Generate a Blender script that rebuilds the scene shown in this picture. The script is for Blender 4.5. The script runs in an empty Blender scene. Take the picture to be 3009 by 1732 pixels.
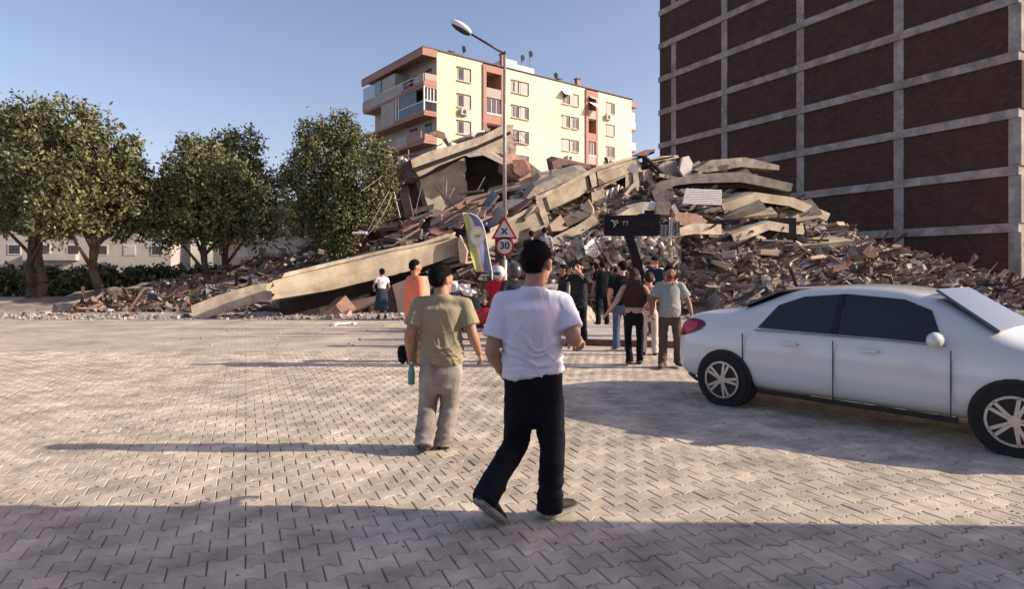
import bpy, bmesh, math, random
import numpy as np
from mathutils import Vector, Matrix, noise
R = math.radians
random.seed(7)
sc = bpy.context.scene
col = sc.collection

# ---------------------------------------------------------------- camera
F, CX, HY, EYE = 1850.0, 1504.5, 795.0, 1.6
cam_d = bpy.data.cameras.new('camera')
cam_d.sensor_width = 36.0
cam_d.lens = 36.0 * F / 3009.0
cam_d.shift_y = -(866.0 - HY) / 3009.0
cam_d.clip_start = 0.1
cam_d.clip_end = 2000
cam = bpy.data.objects.new('camera', cam_d)
cam.location = (0, 0, EYE)
cam.rotation_euler = (R(90), 0, 0)
col.objects.link(cam)
sc.camera = cam

# ---------------------------------------------------------------- sky and sun
SUN_EL = R(25)
to_sun = Vector((0.9995 * math.cos(SUN_EL), -0.03 * math.cos(SUN_EL), math.sin(SUN_EL))).normalized()
world = bpy.data.worlds.new('World')
sc.world = world
world.use_nodes = True
wn = world.node_tree
bg = wn.nodes['Background']
sky = wn.nodes.new('ShaderNodeTexSky')
sky.sky_type = 'NISHITA'
sky.sun_disc = False
sky.sun_elevation = SUN_EL
sky.sun_rotation = math.atan2(to_sun.x, to_sun.y)
sky.air_density = 1.0
sky.dust_density = 1.5
sky.ozone_density = 5.0
tint = wn.nodes.new('ShaderNodeMix'); tint.data_type = 'RGBA'; tint.blend_type = 'MULTIPLY'; tint.inputs[0].default_value = 1
tint.inputs[7].default_value = (1.12, 0.775, 0.655, 1)     # white balance of the hazy autumn sky
wn.links.new(sky.outputs[0], tint.inputs[6]); wn.links.new(tint.outputs[2], bg.inputs[0])
bg.inputs[1].default_value = 0.136
sun_d = bpy.data.lights.new('sun', 'SUN')
sun_d.energy = 3.1
sun_d.angle = R(0.53)
sun_d.color = (1.0, 0.88, 0.72)
sun = bpy.data.objects.new('sun', sun_d)
sun.rotation_euler = (-to_sun).to_track_quat('-Z', 'Y').to_euler()
sun.location = (20, -10, 30)
col.objects.link(sun)
sc.view_settings.view_transform = 'Standard'
sc.view_settings.look = 'None'
sc.view_settings.gamma = 1.0
sc.view_settings.exposure = 1.1
sc.render.engine = 'CYCLES'
sc.cycles.use_denoising = True
sc.cycles.max_bounces = 5
sc.cycles.diffuse_bounces = 3
sc.cycles.transparent_max_bounces = 6

# ---------------------------------------------------------------- helpers
def at(px, py, Y):
    """a place seen at that spot of the photograph, Y metres away"""
    return Vector(((px - CX) / F * Y, Y, EYE + (HY - py) / F * Y))

MATS = {}
def mat(name, c, rough=0.85, var=0.18, scale=3.0, bump=0.0, bscale=40.0, metal=0.0, trans=0.0, alpha=1.0,
        c2=None, island=0.0, spec=0.3, detail=6.0, sheen=0.0, emit=None, stretch=None, world=False, stain=0.0):
    m = bpy.data.materials.new(name)
    m.use_nodes = True
    nt = m.node_tree
    b = nt.nodes['Principled BSDF']
    b.inputs['Roughness'].default_value = rough
    b.inputs['Metallic'].default_value = metal
    b.inputs['Specular IOR Level'].default_value = spec
    if trans: b.inputs['Transmission Weight'].default_value = trans
    if alpha < 1: b.inputs['Alpha'].default_value = alpha
    if sheen: b.inputs['Sheen Weight'].default_value = sheen
    tc = nt.nodes.new('ShaderNodeTexCoord')
    src = tc.outputs['Object']
    if world:
        gp_ = nt.nodes.new('ShaderNodeNewGeometry'); src = gp_.outputs['Position']
    if stretch:
        mp = nt.nodes.new('ShaderNodeMapping')
        mp.inputs['Scale'].default_value = stretch
        nt.links.new(src, mp.inputs[0]); src = mp.outputs[0]
    nz = nt.nodes.new('ShaderNodeTexNoise')
    nz.inputs['Scale'].default_value = scale
    nz.inputs['Detail'].default_value = detail
    nz.inputs['Roughness'].default_value = 0.62
    nt.links.new(src, nz.inputs['Vector'])
    rmp = nt.nodes.new('ShaderNodeValToRGB')
    rmp.color_ramp.elements[0].position = 0.33
    rmp.color_ramp.elements[1].position = 0.68
    lo = tuple(max(0, v * (1 - var)) for v in (c2 or c)) + (1,)
    hi = tuple(min(1, v * (1 + var * 0.6)) for v in c) + (1,)
    rmp.color_ramp.elements[0].color = lo
    rmp.color_ramp.elements[1].color = hi
    nt.links.new(nz.outputs['Fac'], rmp.inputs[0])
    out = rmp.outputs[0]
    if island:
        g = nt.nodes.new('ShaderNodeNewGeometry')
        oi = nt.nodes.new('ShaderNodeObjectInfo')
        ad = nt.nodes.new('ShaderNodeMath'); ad.operation = 'ADD'
        nt.links.new(g.outputs['Random Per Island'], ad.inputs[0])
        nt.links.new(oi.outputs['Random'], ad.inputs[1])
        fr = nt.nodes.new('ShaderNodeMath'); fr.operation = 'FRACT'
        nt.links.new(ad.outputs[0], fr.inputs[0])
        mr = nt.nodes.new('ShaderNodeMapRange')
        mr.inputs['To Min'].default_value = 1 - island
        mr.inputs['To Max'].default_value = 1 + island * 0.7
        nt.links.new(fr.outputs[0], mr.inputs['Value'])
        hs = nt.nodes.new('ShaderNodeHueSaturation')
        nt.links.new(mr.outputs[0], hs.inputs['Value'])
        nt.links.new(out, hs.inputs['Color'])
        out = hs.outputs[0]
    if stain:
        for sc_, lo_ in ((0.55, 1 - stain), (3.1, 1 - stain * .55)):
            n3 = nt.nodes.new('ShaderNodeTexNoise'); n3.inputs['Scale'].default_value = sc_; n3.inputs['Detail'].default_value = 5; n3.inputs['Distortion'].default_value = 1.2
            nt.links.new(src, n3.inputs['Vector'])
            m3 = nt.nodes.new('ShaderNodeMapRange'); m3.inputs['From Min'].default_value = .38; m3.inputs['From Max'].default_value = .58
            m3.inputs['To Min'].default_value = lo_; m3.inputs['To Max'].default_value = 1.03
            nt.links.new(n3.outputs['Fac'], m3.inputs['Value'])
            h3 = nt.nodes.new('ShaderNodeHueSaturation'); nt.links.new(m3.outputs[0], h3.inputs['Value']); nt.links.new(out, h3.inputs['Color']); out = h3.outputs[0]
    nt.links.new(out, b.inputs['Base Color'])
    if bump:
        n2 = nt.nodes.new('ShaderNodeTexNoise')
        n2.inputs['Scale'].default_value = bscale
        n2.inputs['Detail'].default_value = 5
        nt.links.new(src, n2.inputs['Vector'])
        bp = nt.nodes.new('ShaderNodeBump')
        bp.inputs['Strength'].default_value = bump
        bp.inputs['Distance'].default_value = 0.02
        nt.links.new(n2.outputs['Fac'], bp.inputs['Height'])
        nt.links.new(bp.outputs[0], b.inputs['Normal'])
    if emit:
        b.inputs['Emission Color'].default_value = emit[:3] + (1,)
        b.inputs['Emission Strength'].default_value = emit[3]
    MATS[name] = m
    return m

def tag(o, label=None, cat=None, group=None, kind=None):
    if label: o['label'] = label
    if cat: o['category'] = cat
    if group: o['group'] = group
    if kind: o['kind'] = kind
    return o

def empty(name, loc, rz=0.0):
    o = bpy.data.objects.new(name, None)
    o.location = loc
    o.rotation_euler = (0, 0, rz)
    o.empty_display_size = 0.2
    col.objects.link(o)
    return o

def world_loc(o):
    v = Vector((0, 0, 0))
    while o is not None:
        v += o.location
        o = o.parent
    return v

def copy_tree(o, parent=None):
    c = o.copy(); col.objects.link(c); c.parent = parent
    for ch in list(o.children): copy_tree(ch, c)
    return c

class MB:
    def __init__(s):
        s.v = []; s.f = []; s.m = []; s.cur = 0
    def add(s, vs, fs):
        n = len(s.v)
        s.v.extend([tuple(v) for v in vs])
        s.f.extend([tuple(i + n for i in f) for f in fs])
        s.m.extend([s.cur] * len(fs))
        return s
    def box(s, c, d, rot=None):
        c = Vector(c)
        vs = []
        for z in (-.5, .5):
            for x, y in ((-.5, -.5), (.5, -.5), (.5, .5), (-.5, .5)):
                p = Vector((x * d[0], y * d[1], z * d[2]))
                if rot is not None: p = rot @ p
                vs.append(c + p)
        return s.add(vs, [(3, 2, 1, 0), (4, 5, 6, 7), (0, 1, 5, 4), (1, 2, 6, 5), (2, 3, 7, 6), (3, 0, 4, 7)])
    def box2(s, a, b):
        a = Vector(a); b = Vector(b)
        return s.box((a + b) / 2, [abs(b[i] - a[i]) for i in range(3)])
    def prism(s, pts, vec):
        pts = [Vector(p) for p in pts]; vec = Vector(vec); n = len(pts)
        nrm = Vector((0, 0, 0))
        for i in range(n):
            nrm += pts[i].cross(pts[(i + 1) % n])
        if nrm.dot(vec) > 0: pts = pts[::-1]
        vs = pts + [p + vec for p in pts]
        fs = [tuple(range(n)), tuple(range(2 * n - 1, n - 1, -1))]
        for i in range(n):
            j = (i + 1) % n
            fs.append((j, i, i + n, j + n))
        return s.add(vs, fs)
    def tube(s, p0, p1, r0, r1=None, n=10, cap=True):
        r1 = r0 if r1 is None else r1
        p0 = Vector(p0); p1 = Vector(p1)
        d = (p1 - p0)
        if d.length < 1e-6: return s
        q = d.to_track_quat('Z', 'Y')
        vs = []
        for p, r in ((p0, r0), (p1, r1)):
            for i in range(n):
                a = 2 * math.pi * i / n
                vs.append(p + q @ Vector((math.cos(a) * r, math.sin(a) * r, 0)))
        fs = [(i, (i + 1) % n, n + (i + 1) % n, n + i) for i in range(n)]
        if cap: fs += [tuple(range(n - 1, -1, -1)), tuple(range(n, 2 * n))]
        return s.add(vs, fs)
    def path(s, pts, r, n=8):
        for i in range(len(pts) - 1):
            s.tube(pts[i], pts[i + 1], r, r, n)
        return s
    def ell(s, c, r, rot=None, nu=16, nv=10):
        c = Vector(c)
        vs = []
        for j in range(1, nv):
            t = math.pi * j / nv
            for i in range(nu):
                a = 2 * math.pi * i / nu
                p = Vector((math.sin(t) * math.cos(a) * r[0], math.sin(t) * math.sin(a) * r[1], math.cos(t) * r[2]))
                if rot is not None: p = rot @ p
                vs.append(c + p)
        top = Vector((0, 0, r[2])); bot = Vector((0, 0, -r[2]))
        if rot is not None: top = rot @ top; bot = rot @ bot
        vs += [c + top, c + bot]
        T = (nv - 1) * nu; B = T + 1
        fs = []
        for i in range(nu):
            k = (i + 1) % nu
            fs.append((T, i, k))
            fs.append((B, (nv - 2) * nu + k, (nv - 2) * nu + i))
            for j in range(nv - 2):
                fs.append((j * nu + i, (j + 1) * nu + i, (j + 1) * nu + k, j * nu + k))
        return s.add(vs, fs)
    def caps(s, p0, p1, r0, r1, n=14, sq=1.0):
        s.tube(p0, p1, r0, r1, n)
        s.ell(p0, (r0, r0, r0), None, n, 8); s.ell(p1, (r1, r1, r1), None, n, 8)
        return s
    def loft(s, secs, n=24, pw=2.0):
        """secs: (cx, cy, cz, rx, ry, yaw) horizontal rings"""
        vs = []
        for sct in secs:
            cx, cy, cz, rx, ry = sct[:5]; yaw = sct[5] if len(sct) > 5 else 0
            for i in range(n):
                a = 2 * math.pi * i / n
                ca, sa = math.cos(a), math.sin(a)
                x = math.copysign(abs(ca) ** (2 / pw), ca) * rx
                y = math.copysign(abs(sa) ** (2 / pw), sa) * ry
                vs.append((cx + x * math.cos(yaw) - y * math.sin(yaw), cy + x * math.sin(yaw) + y * math.cos(yaw), cz))
        fs = []
        k = len(secs)
        up = secs[-1][2] > secs[0][2]
        for j in range(k - 1):
            for i in range(n):
                m_ = (i + 1) % n
                f = (j * n + i, j * n + m_, (j + 1) * n + m_, (j + 1) * n + i)
                fs.append(f if up else f[::-1])
        c0 = tuple(range(n)); c1 = tuple(range((k - 1) * n, k * n))
        fs.append(c0[::-1] if up else c0); fs.append(c1 if up else c1[::-1])
        return s.add(vs, fs)
    def mesh(s, name, off=Vector((0, 0, 0))):
        me = bpy.data.meshes.new(name)
        me.from_pydata([tuple(Vector(v) - off) for v in s.v], [], s.f)
        return me
    def build(s, name, m, parent=None, local=False, smooth=False, base=False, loc=None):
        off = Vector((0, 0, 0))
        o_loc = Vector((0, 0, 0))
        if parent is not None and not local: off = world_loc(parent)
        if base and s.v:
            a = np.array(s.v)
            o_loc = Vector(((a[:, 0].min() + a[:, 0].max()) / 2, (a[:, 1].min() + a[:, 1].max()) / 2, a[:, 2].min()))
            off = o_loc.copy()
        me = s.mesh(name, off)
        ms = m if isinstance(m, (list, tuple)) else [m]
        for mm in ms: me.materials.append(MATS[mm] if isinstance(mm, str) else mm)
        if len(ms) > 1: me.polygons.foreach_set('material_index', s.m)
        if smooth: me.polygons.foreach_set('use_smooth', [True] * len(me.polygons))
        me.update()
        o = bpy.data.objects.new(name, me)
        o.location = o_loc if loc is None else loc
        o.parent = parent
        col.objects.link(o)
        return o

def remeshed(mb, voxel, smooth=4, name='m', fac=0.6):
    me = mb.mesh('tmp')
    o = bpy.data.objects.new('tmp', me); col.objects.link(o)
    r = o.modifiers.new('r', 'REMESH'); r.mode = 'VOXEL'; r.voxel_size = voxel; r.use_smooth_shade = True
    if smooth:
        k = o.modifiers.new('s', 'SMOOTH'); k.iterations = smooth; k.factor = fac
    dg = bpy.context.evaluated_depsgraph_get()
    dg.update()
    out = bpy.data.meshes.new_from_object(o.evaluated_get(dg))
    bpy.data.objects.remove(o); bpy.data.meshes.remove(me)
    out.name = name
    out.polygons.foreach_set('use_smooth', [True] * len(out.polygons))
    return out

def displace(me, fn):
    n = len(me.vertices)
    co = np.empty(n * 3); me.vertices.foreach_get('co', co); co = co.reshape(-1, 3)
    nr = np.empty(n * 3); me.vertices.foreach_get('normal', nr); nr = nr.reshape(-1, 3)
    d = np.array([fn(Vector(p)) for p in co])
    co = co + nr * d[:, None]
    me.vertices.foreach_set('co', co.ravel()); me.update()

def link_mesh(name, me, m, parent=None, loc=(0, 0, 0)):
    me.materials.clear()
    me.materials.append(MATS[m] if isinstance(m, str) else m)
    o = bpy.data.objects.new(name, me); o.parent = parent; o.location = loc
    col.objects.link(o); return o

# ---------------------------------------------------------------- materials
mat('paver', (0.60, 0.505, 0.395), 0.9, 0.28, 2.2, 0.35, 90, island=0.15, world=True, stain=.13, c2=(0.51, 0.43, 0.345))
mat('joint_sand', (0.25, 0.21, 0.165), 0.95, 0.3, 8)
mat('far_paving', (0.60, 0.505, 0.395), 0.93, 0.15, 0.9, 0.2, 30, stain=.10, c2=(0.46, 0.39, 0.33))
mat('earth', (0.20, 0.165, 0.13), 0.95, 0.35, 0.35, 0.4, 8)
mat('dust', (0.36, 0.33, 0.31), 0.95, 0.3, 1.6, 0.4, 20)
mat('plaster', (0.51, 0.43, 0.315), 0.92, 0.16, 1.1, 0.15, 30, stain=.14, c2=(0.38, 0.31, 0.23))
mat('plaster_pink', (0.46, 0.34, 0.26), 0.92, 0.2, 1.4, 0.15, 30)
mat('plaster_pale', (0.56, 0.48, 0.37), 0.92, 0.2, 2.0, 0.2, 30, stain=.22, c2=(0.44, 0.36, 0.28))
mat('concrete', (0.30, 0.265, 0.225), 0.92, 0.3, 2.2, 0.5, 25, c2=(0.2, 0.17, 0.14))
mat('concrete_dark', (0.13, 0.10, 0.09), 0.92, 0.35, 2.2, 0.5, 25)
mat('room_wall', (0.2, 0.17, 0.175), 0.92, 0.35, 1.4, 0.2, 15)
mat('brick_red', (0.28, 0.15, 0.115), 0.92, 0.3, 6, 0.4, 40, island=0.3)
mat('tile_plum', (0.27, 0.165, 0.145), 0.9, 0.35, 5, 0.4, 30, island=0.25)
mat('rubble_grey', (0.34, 0.295, 0.25), 0.94, 0.35, 5, 0.5, 30, island=0.4)
mat('rubble_beige', (0.50, 0.42, 0.33), 0.94, 0.3, 5, 0.4, 30, island=0.35)
mat('rubble_white', (0.55, 0.51, 0.46), 0.85, 0.2, 5, 0.2, 30, island=0.25)
mat('rubble_pink', (0.46, 0.29, 0.23), 0.94, 0.3, 5, 0.4, 30, island=0.35)
mat('rubble_base', (0.30, 0.245, 0.20), 0.96, 0.5, 2.5, 0.9, 9)
mat('old_wood', (0.24, 0.165, 0.12), 0.9, 0.4, 6, 0.3, 50, island=0.4)
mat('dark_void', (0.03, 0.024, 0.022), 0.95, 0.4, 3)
mat('crack', (0.05, 0.04, 0.033), 0.95, 0.3, 9)
mat('rebar', (0.11, 0.07, 0.05), 0.8, 0.3, 20, metal=0.3)
mat('roof_sheet_grey', (0.20, 0.20, 0.215), 0.75, 0.35, 2.5, 0.3, 20)
mat('white_paint', (0.78, 0.78, 0.78), 0.6, 0.08, 4)
mat('white_sheet', (0.74, 0.73, 0.70), 0.6, 0.15, 6)
mat('cloth_grey', (0.33, 0.33, 0.32), 0.95, 0.3, 6, stretch=(3, 3, .5))
mat('cloth_white', (0.72, 0.68, 0.66), 0.95, 0.2, 6)
mat('cloth_dark', (0.06, 0.055, 0.075), 0.95, 0.3, 6)
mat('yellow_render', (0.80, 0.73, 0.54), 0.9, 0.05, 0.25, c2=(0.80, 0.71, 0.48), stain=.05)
mat('salmon_render', (0.43, 0.245, 0.195), 0.9, 0.10, 0.4)
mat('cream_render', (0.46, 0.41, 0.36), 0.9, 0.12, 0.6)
mat('window_frame', (0.68, 0.66, 0.62), 0.5, 0.05, 3)
mat('frame_brown', (0.09, 0.05, 0.045), 0.6, 0.1, 3)
mat('window_glass', (0.055, 0.055, 0.06), 0.12, 0.3, 1.2, spec=0.5)
mat('curtain', (0.52, 0.50, 0.47), 0.9, 0.2, 2.5, stretch=(6, 6, .4))
mat('glass_pane', (0.30, 0.36, 0.37), 0.08, 0.1, 1.2, spec=0.6, alpha=0.55)
mat('tent_white', (0.8, 0.78, 0.75), 0.85, 0.06, 3)
mat('ac_white', (0.62, 0.61, 0.58), 0.6, 0.1, 4)
mat('ac_dark', (0.10, 0.095, 0.09), 0.8, 0.2, 10)
mat('tower_concrete', (0.40, 0.35, 0.325), 0.93, 0.22, 1.2, 0.4, 12, stain=.3)
mat('roof_dark', (0.15, 0.12, 0.11), 0.9, 0.2, 2)
mat('leaf', (0.135, 0.145, 0.058), 0.65, 0.3, 0.9, island=0.55, c2=(0.08, 0.09, 0.036), spec=0.35)
mat('leaf_pale', (0.22, 0.215, 0.095), 0.65, 0.3, 0.9, island=0.5, spec=0.35)
mat('bark', (0.12, 0.09, 0.065), 0.95, 0.4, 8, 0.8, 30)
mat('galvanised', (0.34, 0.30, 0.29), 0.55, 0.2, 6, metal=0.5)
mat('lamp_white', (0.68, 0.70, 0.74), 0.35, 0.05, 4)
mat('lamp_dark', (0.03, 0.03, 0.035), 0.4, 0.1, 4)
mat('sign_red', (0.36, 0.02, 0.025), 0.5, 0.08, 6)
mat('sign_face', (0.50, 0.46, 0.47), 0.5, 0.06, 6)
mat('sign_black', (0.012, 0.012, 0.014), 0.5, 0.1, 6)
mat('totem_black', (0.010, 0.010, 0.014), 0.5, 0.3, 2, spec=0.12)
mat('totem_red', (0.016, 0.005, 0.005), 0.5, 0.1, 3)
mat('totem_letter', (0.33, 0.33, 0.33), 0.5, 0.05, 3)
mat('flag_green', (0.46, 0.50, 0.16), 0.85, 0.12, 2)
mat('flag_cream', (0.66, 0.60, 0.38), 0.85, 0.1, 2)
mat('flag_blue', (0.16, 0.18, 0.36), 0.85, 0.1, 2)
mat('flag_grey', (0.25, 0.29, 0.30), 0.85, 0.1, 2)
mat('flag_lilac', (0.55, 0.50, 0.66), 0.8, 0.05, 2)
mat('kerb_paint', (0.17, 0.085, 0.07), 0.9, 0.35, 3, 0.3, 30)
mat('kerb_stone', (0.36, 0.31, 0.27), 0.9, 0.25, 3, 0.3, 30)
mat('island_paving', (0.46, 0.42, 0.38), 0.92, 0.22, 2, 0.3, 30)
mat('car_white', (0.66, 0.66, 0.64), 0.22, 0.03, 2, spec=0.5)
MATS['car_white'].node_tree.nodes['Principled BSDF'].inputs['Coat Weight'].default_value = 0.7
mat('car_glass', (0.02, 0.022, 0.025), 0.06, 0.1, 2, spec=0.6)
mat('car_black', (0.018, 0.018, 0.019), 0.6, 0.2, 8)
mat('tyre', (0.02, 0.02, 0.02), 0.85, 0.2, 20)
mat('rim', (0.45, 0.45, 0.47), 0.3, 0.05, 5, metal=0.9)
mat('lamp_red', (0.50, 0.012, 0.025), 0.12, 0.15, 9, spec=0.6)
mat('lamp_red_dark', (0.13, 0.008, 0.015), 0.15, 0.1, 5, spec=0.6)
mat('chrome', (0.6, 0.6, 0.6), 0.15, 0.05, 5, metal=1)
mat('facade_out', (0.42, 0.36, 0.30), 0.9, 0.15, 0.6)
# people
mat('skin', (0.42, 0.215, 0.145), 0.6, 0.12, 9, spec=0.35)
mat('skin_light', (0.54, 0.30, 0.21), 0.6, 0.12, 9, spec=0.35)
mat('skin_dark', (0.25, 0.125, 0.085), 0.6, 0.12, 9, spec=0.35)
mat('hair_black', (0.011, 0.009, 0.009), 0.85, 0.4, 60, 0.4, 200, spec=0.12)
mat('hair_brown', (0.045, 0.017, 0.010), 0.6, 0.45, 30, 0.7, 90, spec=0.3, stretch=(3, 3, .3))
mat('tee_white', (0.70, 0.66, 0.76), 0.9, 0.04, 5, 0.06, 300, spec=0.15)
mat('tee_khaki', (0.32, 0.27, 0.175), 0.9, 0.12, 4, 0.06, 300, spec=0.15)
mat('trousers_black', (0.010, 0.011, 0.014), 0.9, 0.2, 5, spec=0.12)
mat('trousers_beige', (0.34, 0.30, 0.27), 0.92, 0.3, 3.5, 0.1, 200, c2=(0.20, 0.165, 0.15))
mat('shoe_brown', (0.032, 0.018, 0.015), 0.75, 0.3, 14)
mat('shoe_grey', (0.12, 0.10, 0.09), 0.75, 0.3, 14)
mat('shoe_dark', (0.022, 0.021, 0.022), 0.7, 0.3, 14)
mat('sole_white', (0.24, 0.225, 0.21), 0.7, 0.1, 14)
mat('sole_dark', (0.05, 0.045, 0.04), 0.8, 0.2, 14)
mat('tee_peach', (0.47, 0.30, 0.25), 0.9, 0.1, 5)
mat('tee_orange', (0.82, 0.22, 0.14), 0.9, 0.1, 5)
mat('tee_red', (0.50, 0.012, 0.03), 0.9, 0.15, 5)
mat('tee_black', (0.012, 0.012, 0.013), 0.9, 0.2, 5, spec=0.1)
mat('tee_navy', (0.018, 0.020, 0.05), 0.9, 0.2, 5)
mat('tee_grey', (0.30, 0.315, 0.30), 0.9, 0.15, 4)
mat('tee_plain', (0.62, 0.60, 0.66), 0.9, 0.08, 4)
mat('top_pattern', (0.66, 0.42, 0.36), 0.9, 0.6, 14, c2=(0.30, 0.10, 0.09))
mat('tee_check', (0.42, 0.44, 0.47), 0.9, 0.6, 12, c2=(0.10, 0.10, 0.13))
mat('skirt_navy', (0.022, 0.033, 0.058), 0.9, 0.25, 4)
mat('jeans', (0.08, 0.115, 0.19), 0.9, 0.25, 6)
mat('trousers_brown', (0.10, 0.066, 0.05), 0.9, 0.25, 5)
mat('trousers_cream', (0.58, 0.48, 0.42), 0.9, 0.12, 4)
mat('jacket_dark', (0.022, 0.026, 0.027), 0.9, 0.3, 5)
mat('mask_white', (0.66, 0.64, 0.62), 0.85, 0.08, 5)
mat('mask_red', (0.20, 0.04, 0.035), 0.85, 0.2, 8)
mat('helmet_dark', (0.05, 0.05, 0.055), 0.3, 0.2, 4, spec=0.5)
mat('helmet_white', (0.55, 0.54, 0.56), 0.3, 0.1, 4, spec=0.5)
mat('bottle_green', (0.10, 0.38, 0.31), 0.12, 0.12, 9, trans=0.5, spec=0.5)
mat('scooter_red', (0.38, 0.02, 0.03), 0.3, 0.15, 4, spec=0.5)
mat('phone_black', (0.01, 0.01, 0.01), 0.3, 0.1, 4)
mat('lips', (0.28, 0.10, 0.08), 0.6, 0.1, 10)
mat('eye', (0.02, 0.015, 0.012), 0.2, 0.1, 10)
# ================================================================ SETTING
# ground to the horizon
g = MB(); g.add([(-600, -200, -0.12), (600, -200, -0.12), (600, 900, -0.12), (-600, 900, -0.12)], [(0, 1, 2, 3)])
tag(g.build('ground', 'earth'), kind='structure')

# pavement of double-T interlocking pavers
pave = MB(); pave.add([(-16, -3, -0.012), (16, -3, -0.012), (16, 12.6, -0.012), (-16, 12.6, -0.012)], [(0, 1, 2, 3)])
pave_o = tag(pave.build('pavement', 'joint_sand'), kind='structure')
PL, PW = 0.192, 0.150
e1 = Vector((0.921, 0.390, 0)); e2 = Vector((-0.390, 0.921, 0))
AMP, SL = 0.0165, 0.012
def paver_outline(inset):
    L2, W2 = PL / 2 - inset, PW / 2 - inset
    q1, q2 = PL * 0.33, PL * 0.17
    top = [(-L2, W2 + AMP), (-q1, W2 + AMP), (-q2, W2 - AMP), (q2, W2 - AMP), (q1, W2 + AMP), (L2, W2 + AMP)]
    bot = [(L2, -W2 - AMP), (q1, -W2 - AMP), (q2, -W2 + AMP), (-q2, -W2 + AMP), (-q1, -W2 - AMP), (-L2, -W2 - AMP)]
    return top + bot
po, pi_ = paver_outline(0.0032), paver_outline(0.0075)
def paver_geo():
    n = 12
    vs = [(x, y, -0.014) for x, y in po] + [(x, y, -0.005) for x, y in po] + [(x, y, 0.0) for x, y in pi_]
    fs = [tuple(range(3 * n - 1, 2 * n - 1, -1))]
    for k in (0, 1):
        for i in range(n):
            j = (i + 1) % n
            fs.append((k * n + i, (k + 1) * n + i, (k + 1) * n + j, k * n + j)[::1])
    return vs, fs
pv, pf = paver_geo()
cells = []
for j in range(-70, 130):
    for i in range(-110, 110):
        c = e1 * ((i + (0.5 if j % 2 else 0)) * PL) + e2 * (j * PW)
        if 1.9 < c.y < 12.4 and abs(c.x) < 0.813 * c.y + 1.7:
            cells.append(c)
def cell_key(c):
    inside = abs(c.x) < 0.30 * c.y + 0.1 and c.y > 3.1
    return (0 if inside else 1, c.y)
cells.sort(key=cell_key)
rp = random.Random(3)
def paver_xf(c):
    if rp.random() < .035: return (rp.uniform(-.008, -.002), rp.gauss(0, .02), rp.gauss(0, .02), rp.gauss(0, .03))
    return (rp.gauss(0, 0.0013), rp.gauss(0, 0.006), rp.gauss(0, 0.006), rp.gauss(0, 0.008))
pm = bpy.data.meshes.new('paver'); pm.from_pydata(pv, [], pf); pm.materials.append(MATS['paver']); pm.update()
ang0 = math.atan2(e1.y, e1.x)
for c in cells[:298]:
    dz, rx, ry, rz = paver_xf(c)
    o = bpy.data.objects.new('paver', pm)
    o.location = (c.x, c.y, dz); o.rotation_euler = (rx, ry, ang0 + rz)
    o.parent = pave_o; col.objects.link(o)
rest = cells[298:]
pva = np.array(pv); allv = []; allf = []
for k, c in enumerate(rest):
    dz, rx, ry, rz = paver_xf(c)
    M = np.array(Matrix.Rotation(ang0 + rz, 3, 'Z') @ Matrix.Rotation(ry, 3, 'Y') @ Matrix.Rotation(rx, 3, 'X'))
    allv.append(pva @ M.T + np.array((c.x, c.y, dz)))
    b0 = k * len(pv)
    allf.extend([tuple(i + b0 for i in f) for f in pf])
me = bpy.data.meshes.new('paver_field'); me.from_pydata(np.concatenate(allv).tolist(), [], allf)
me.materials.append(MATS['paver']); me.update()
o = bpy.data.objects.new('paver_field', me); o.parent = pave_o; o['kind'] = 'stuff'; col.objects.link(o)

# far paving where single stones no longer show: pattern in the material
def add_far_pattern():
    m = MATS['far_paving']; nt = m.node_tree; b = nt.nodes['Principled BSDF']
    tc = nt.nodes.new('ShaderNodeTexCoord')
    mp = nt.nodes.new('ShaderNodeMapping'); mp.inputs['Rotation'].default_value = (0, 0, -ang0)
    br = nt.nodes.new('ShaderNodeTexBrick')
    br.inputs['Scale'].default_value = 1.0
    br.inputs['Brick Width'].default_value = PL; br.inputs['Row Height'].default_value = PW
    br.inputs['Mortar Size'].default_value = 0.006; br.inputs['Mortar Smooth'].default_value = 0.5
    br.inputs['Color1'].default_value = (1, 1, 1, 1); br.inputs['Color2'].default_value = (0.86, 0.86, 0.86, 1)
    br.inputs['Mortar'].default_value = (0.55, 0.52, 0.5, 1)
    nt.links.new(tc.outputs['Object'], mp.inputs[0]); nt.links.new(mp.outputs[0], br.inputs[0])
    mx = nt.nodes.new('ShaderNodeMix'); mx.data_type = 'RGBA'; mx.blend_type = 'MULTIPLY'; mx.inputs[0].default_value = 1
    old = b.inputs['Base Color'].links[0].from_socket
    nt.links.new(old, mx.inputs[6]); nt.links.new(br.outputs[0], mx.inputs[7]); nt.links.new(mx.outputs[2], b.inputs['Base Color'])
add_far_pattern()
r = MB(); r.add([(-34, 12.35, -0.003), (34, 12.35, -0.003), (34, 60, -0.003), (-34, 60, -0.003)], [(0, 1, 2, 3)])
r.add([(-34, -3, -0.02), (-15.9, -3, -0.02), (-15.9, 12.4, -0.02), (-34, 12.4, -0.02)], [(0, 1, 2, 3)])
r.add([(15.9, -3, -0.02), (34, -3, -0.02), (34, 12.4, -0.02), (15.9, 12.4, -0.02)], [(0, 1, 2, 3)])
tag(r.build('road', 'far_paving'), kind='structure')

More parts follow.
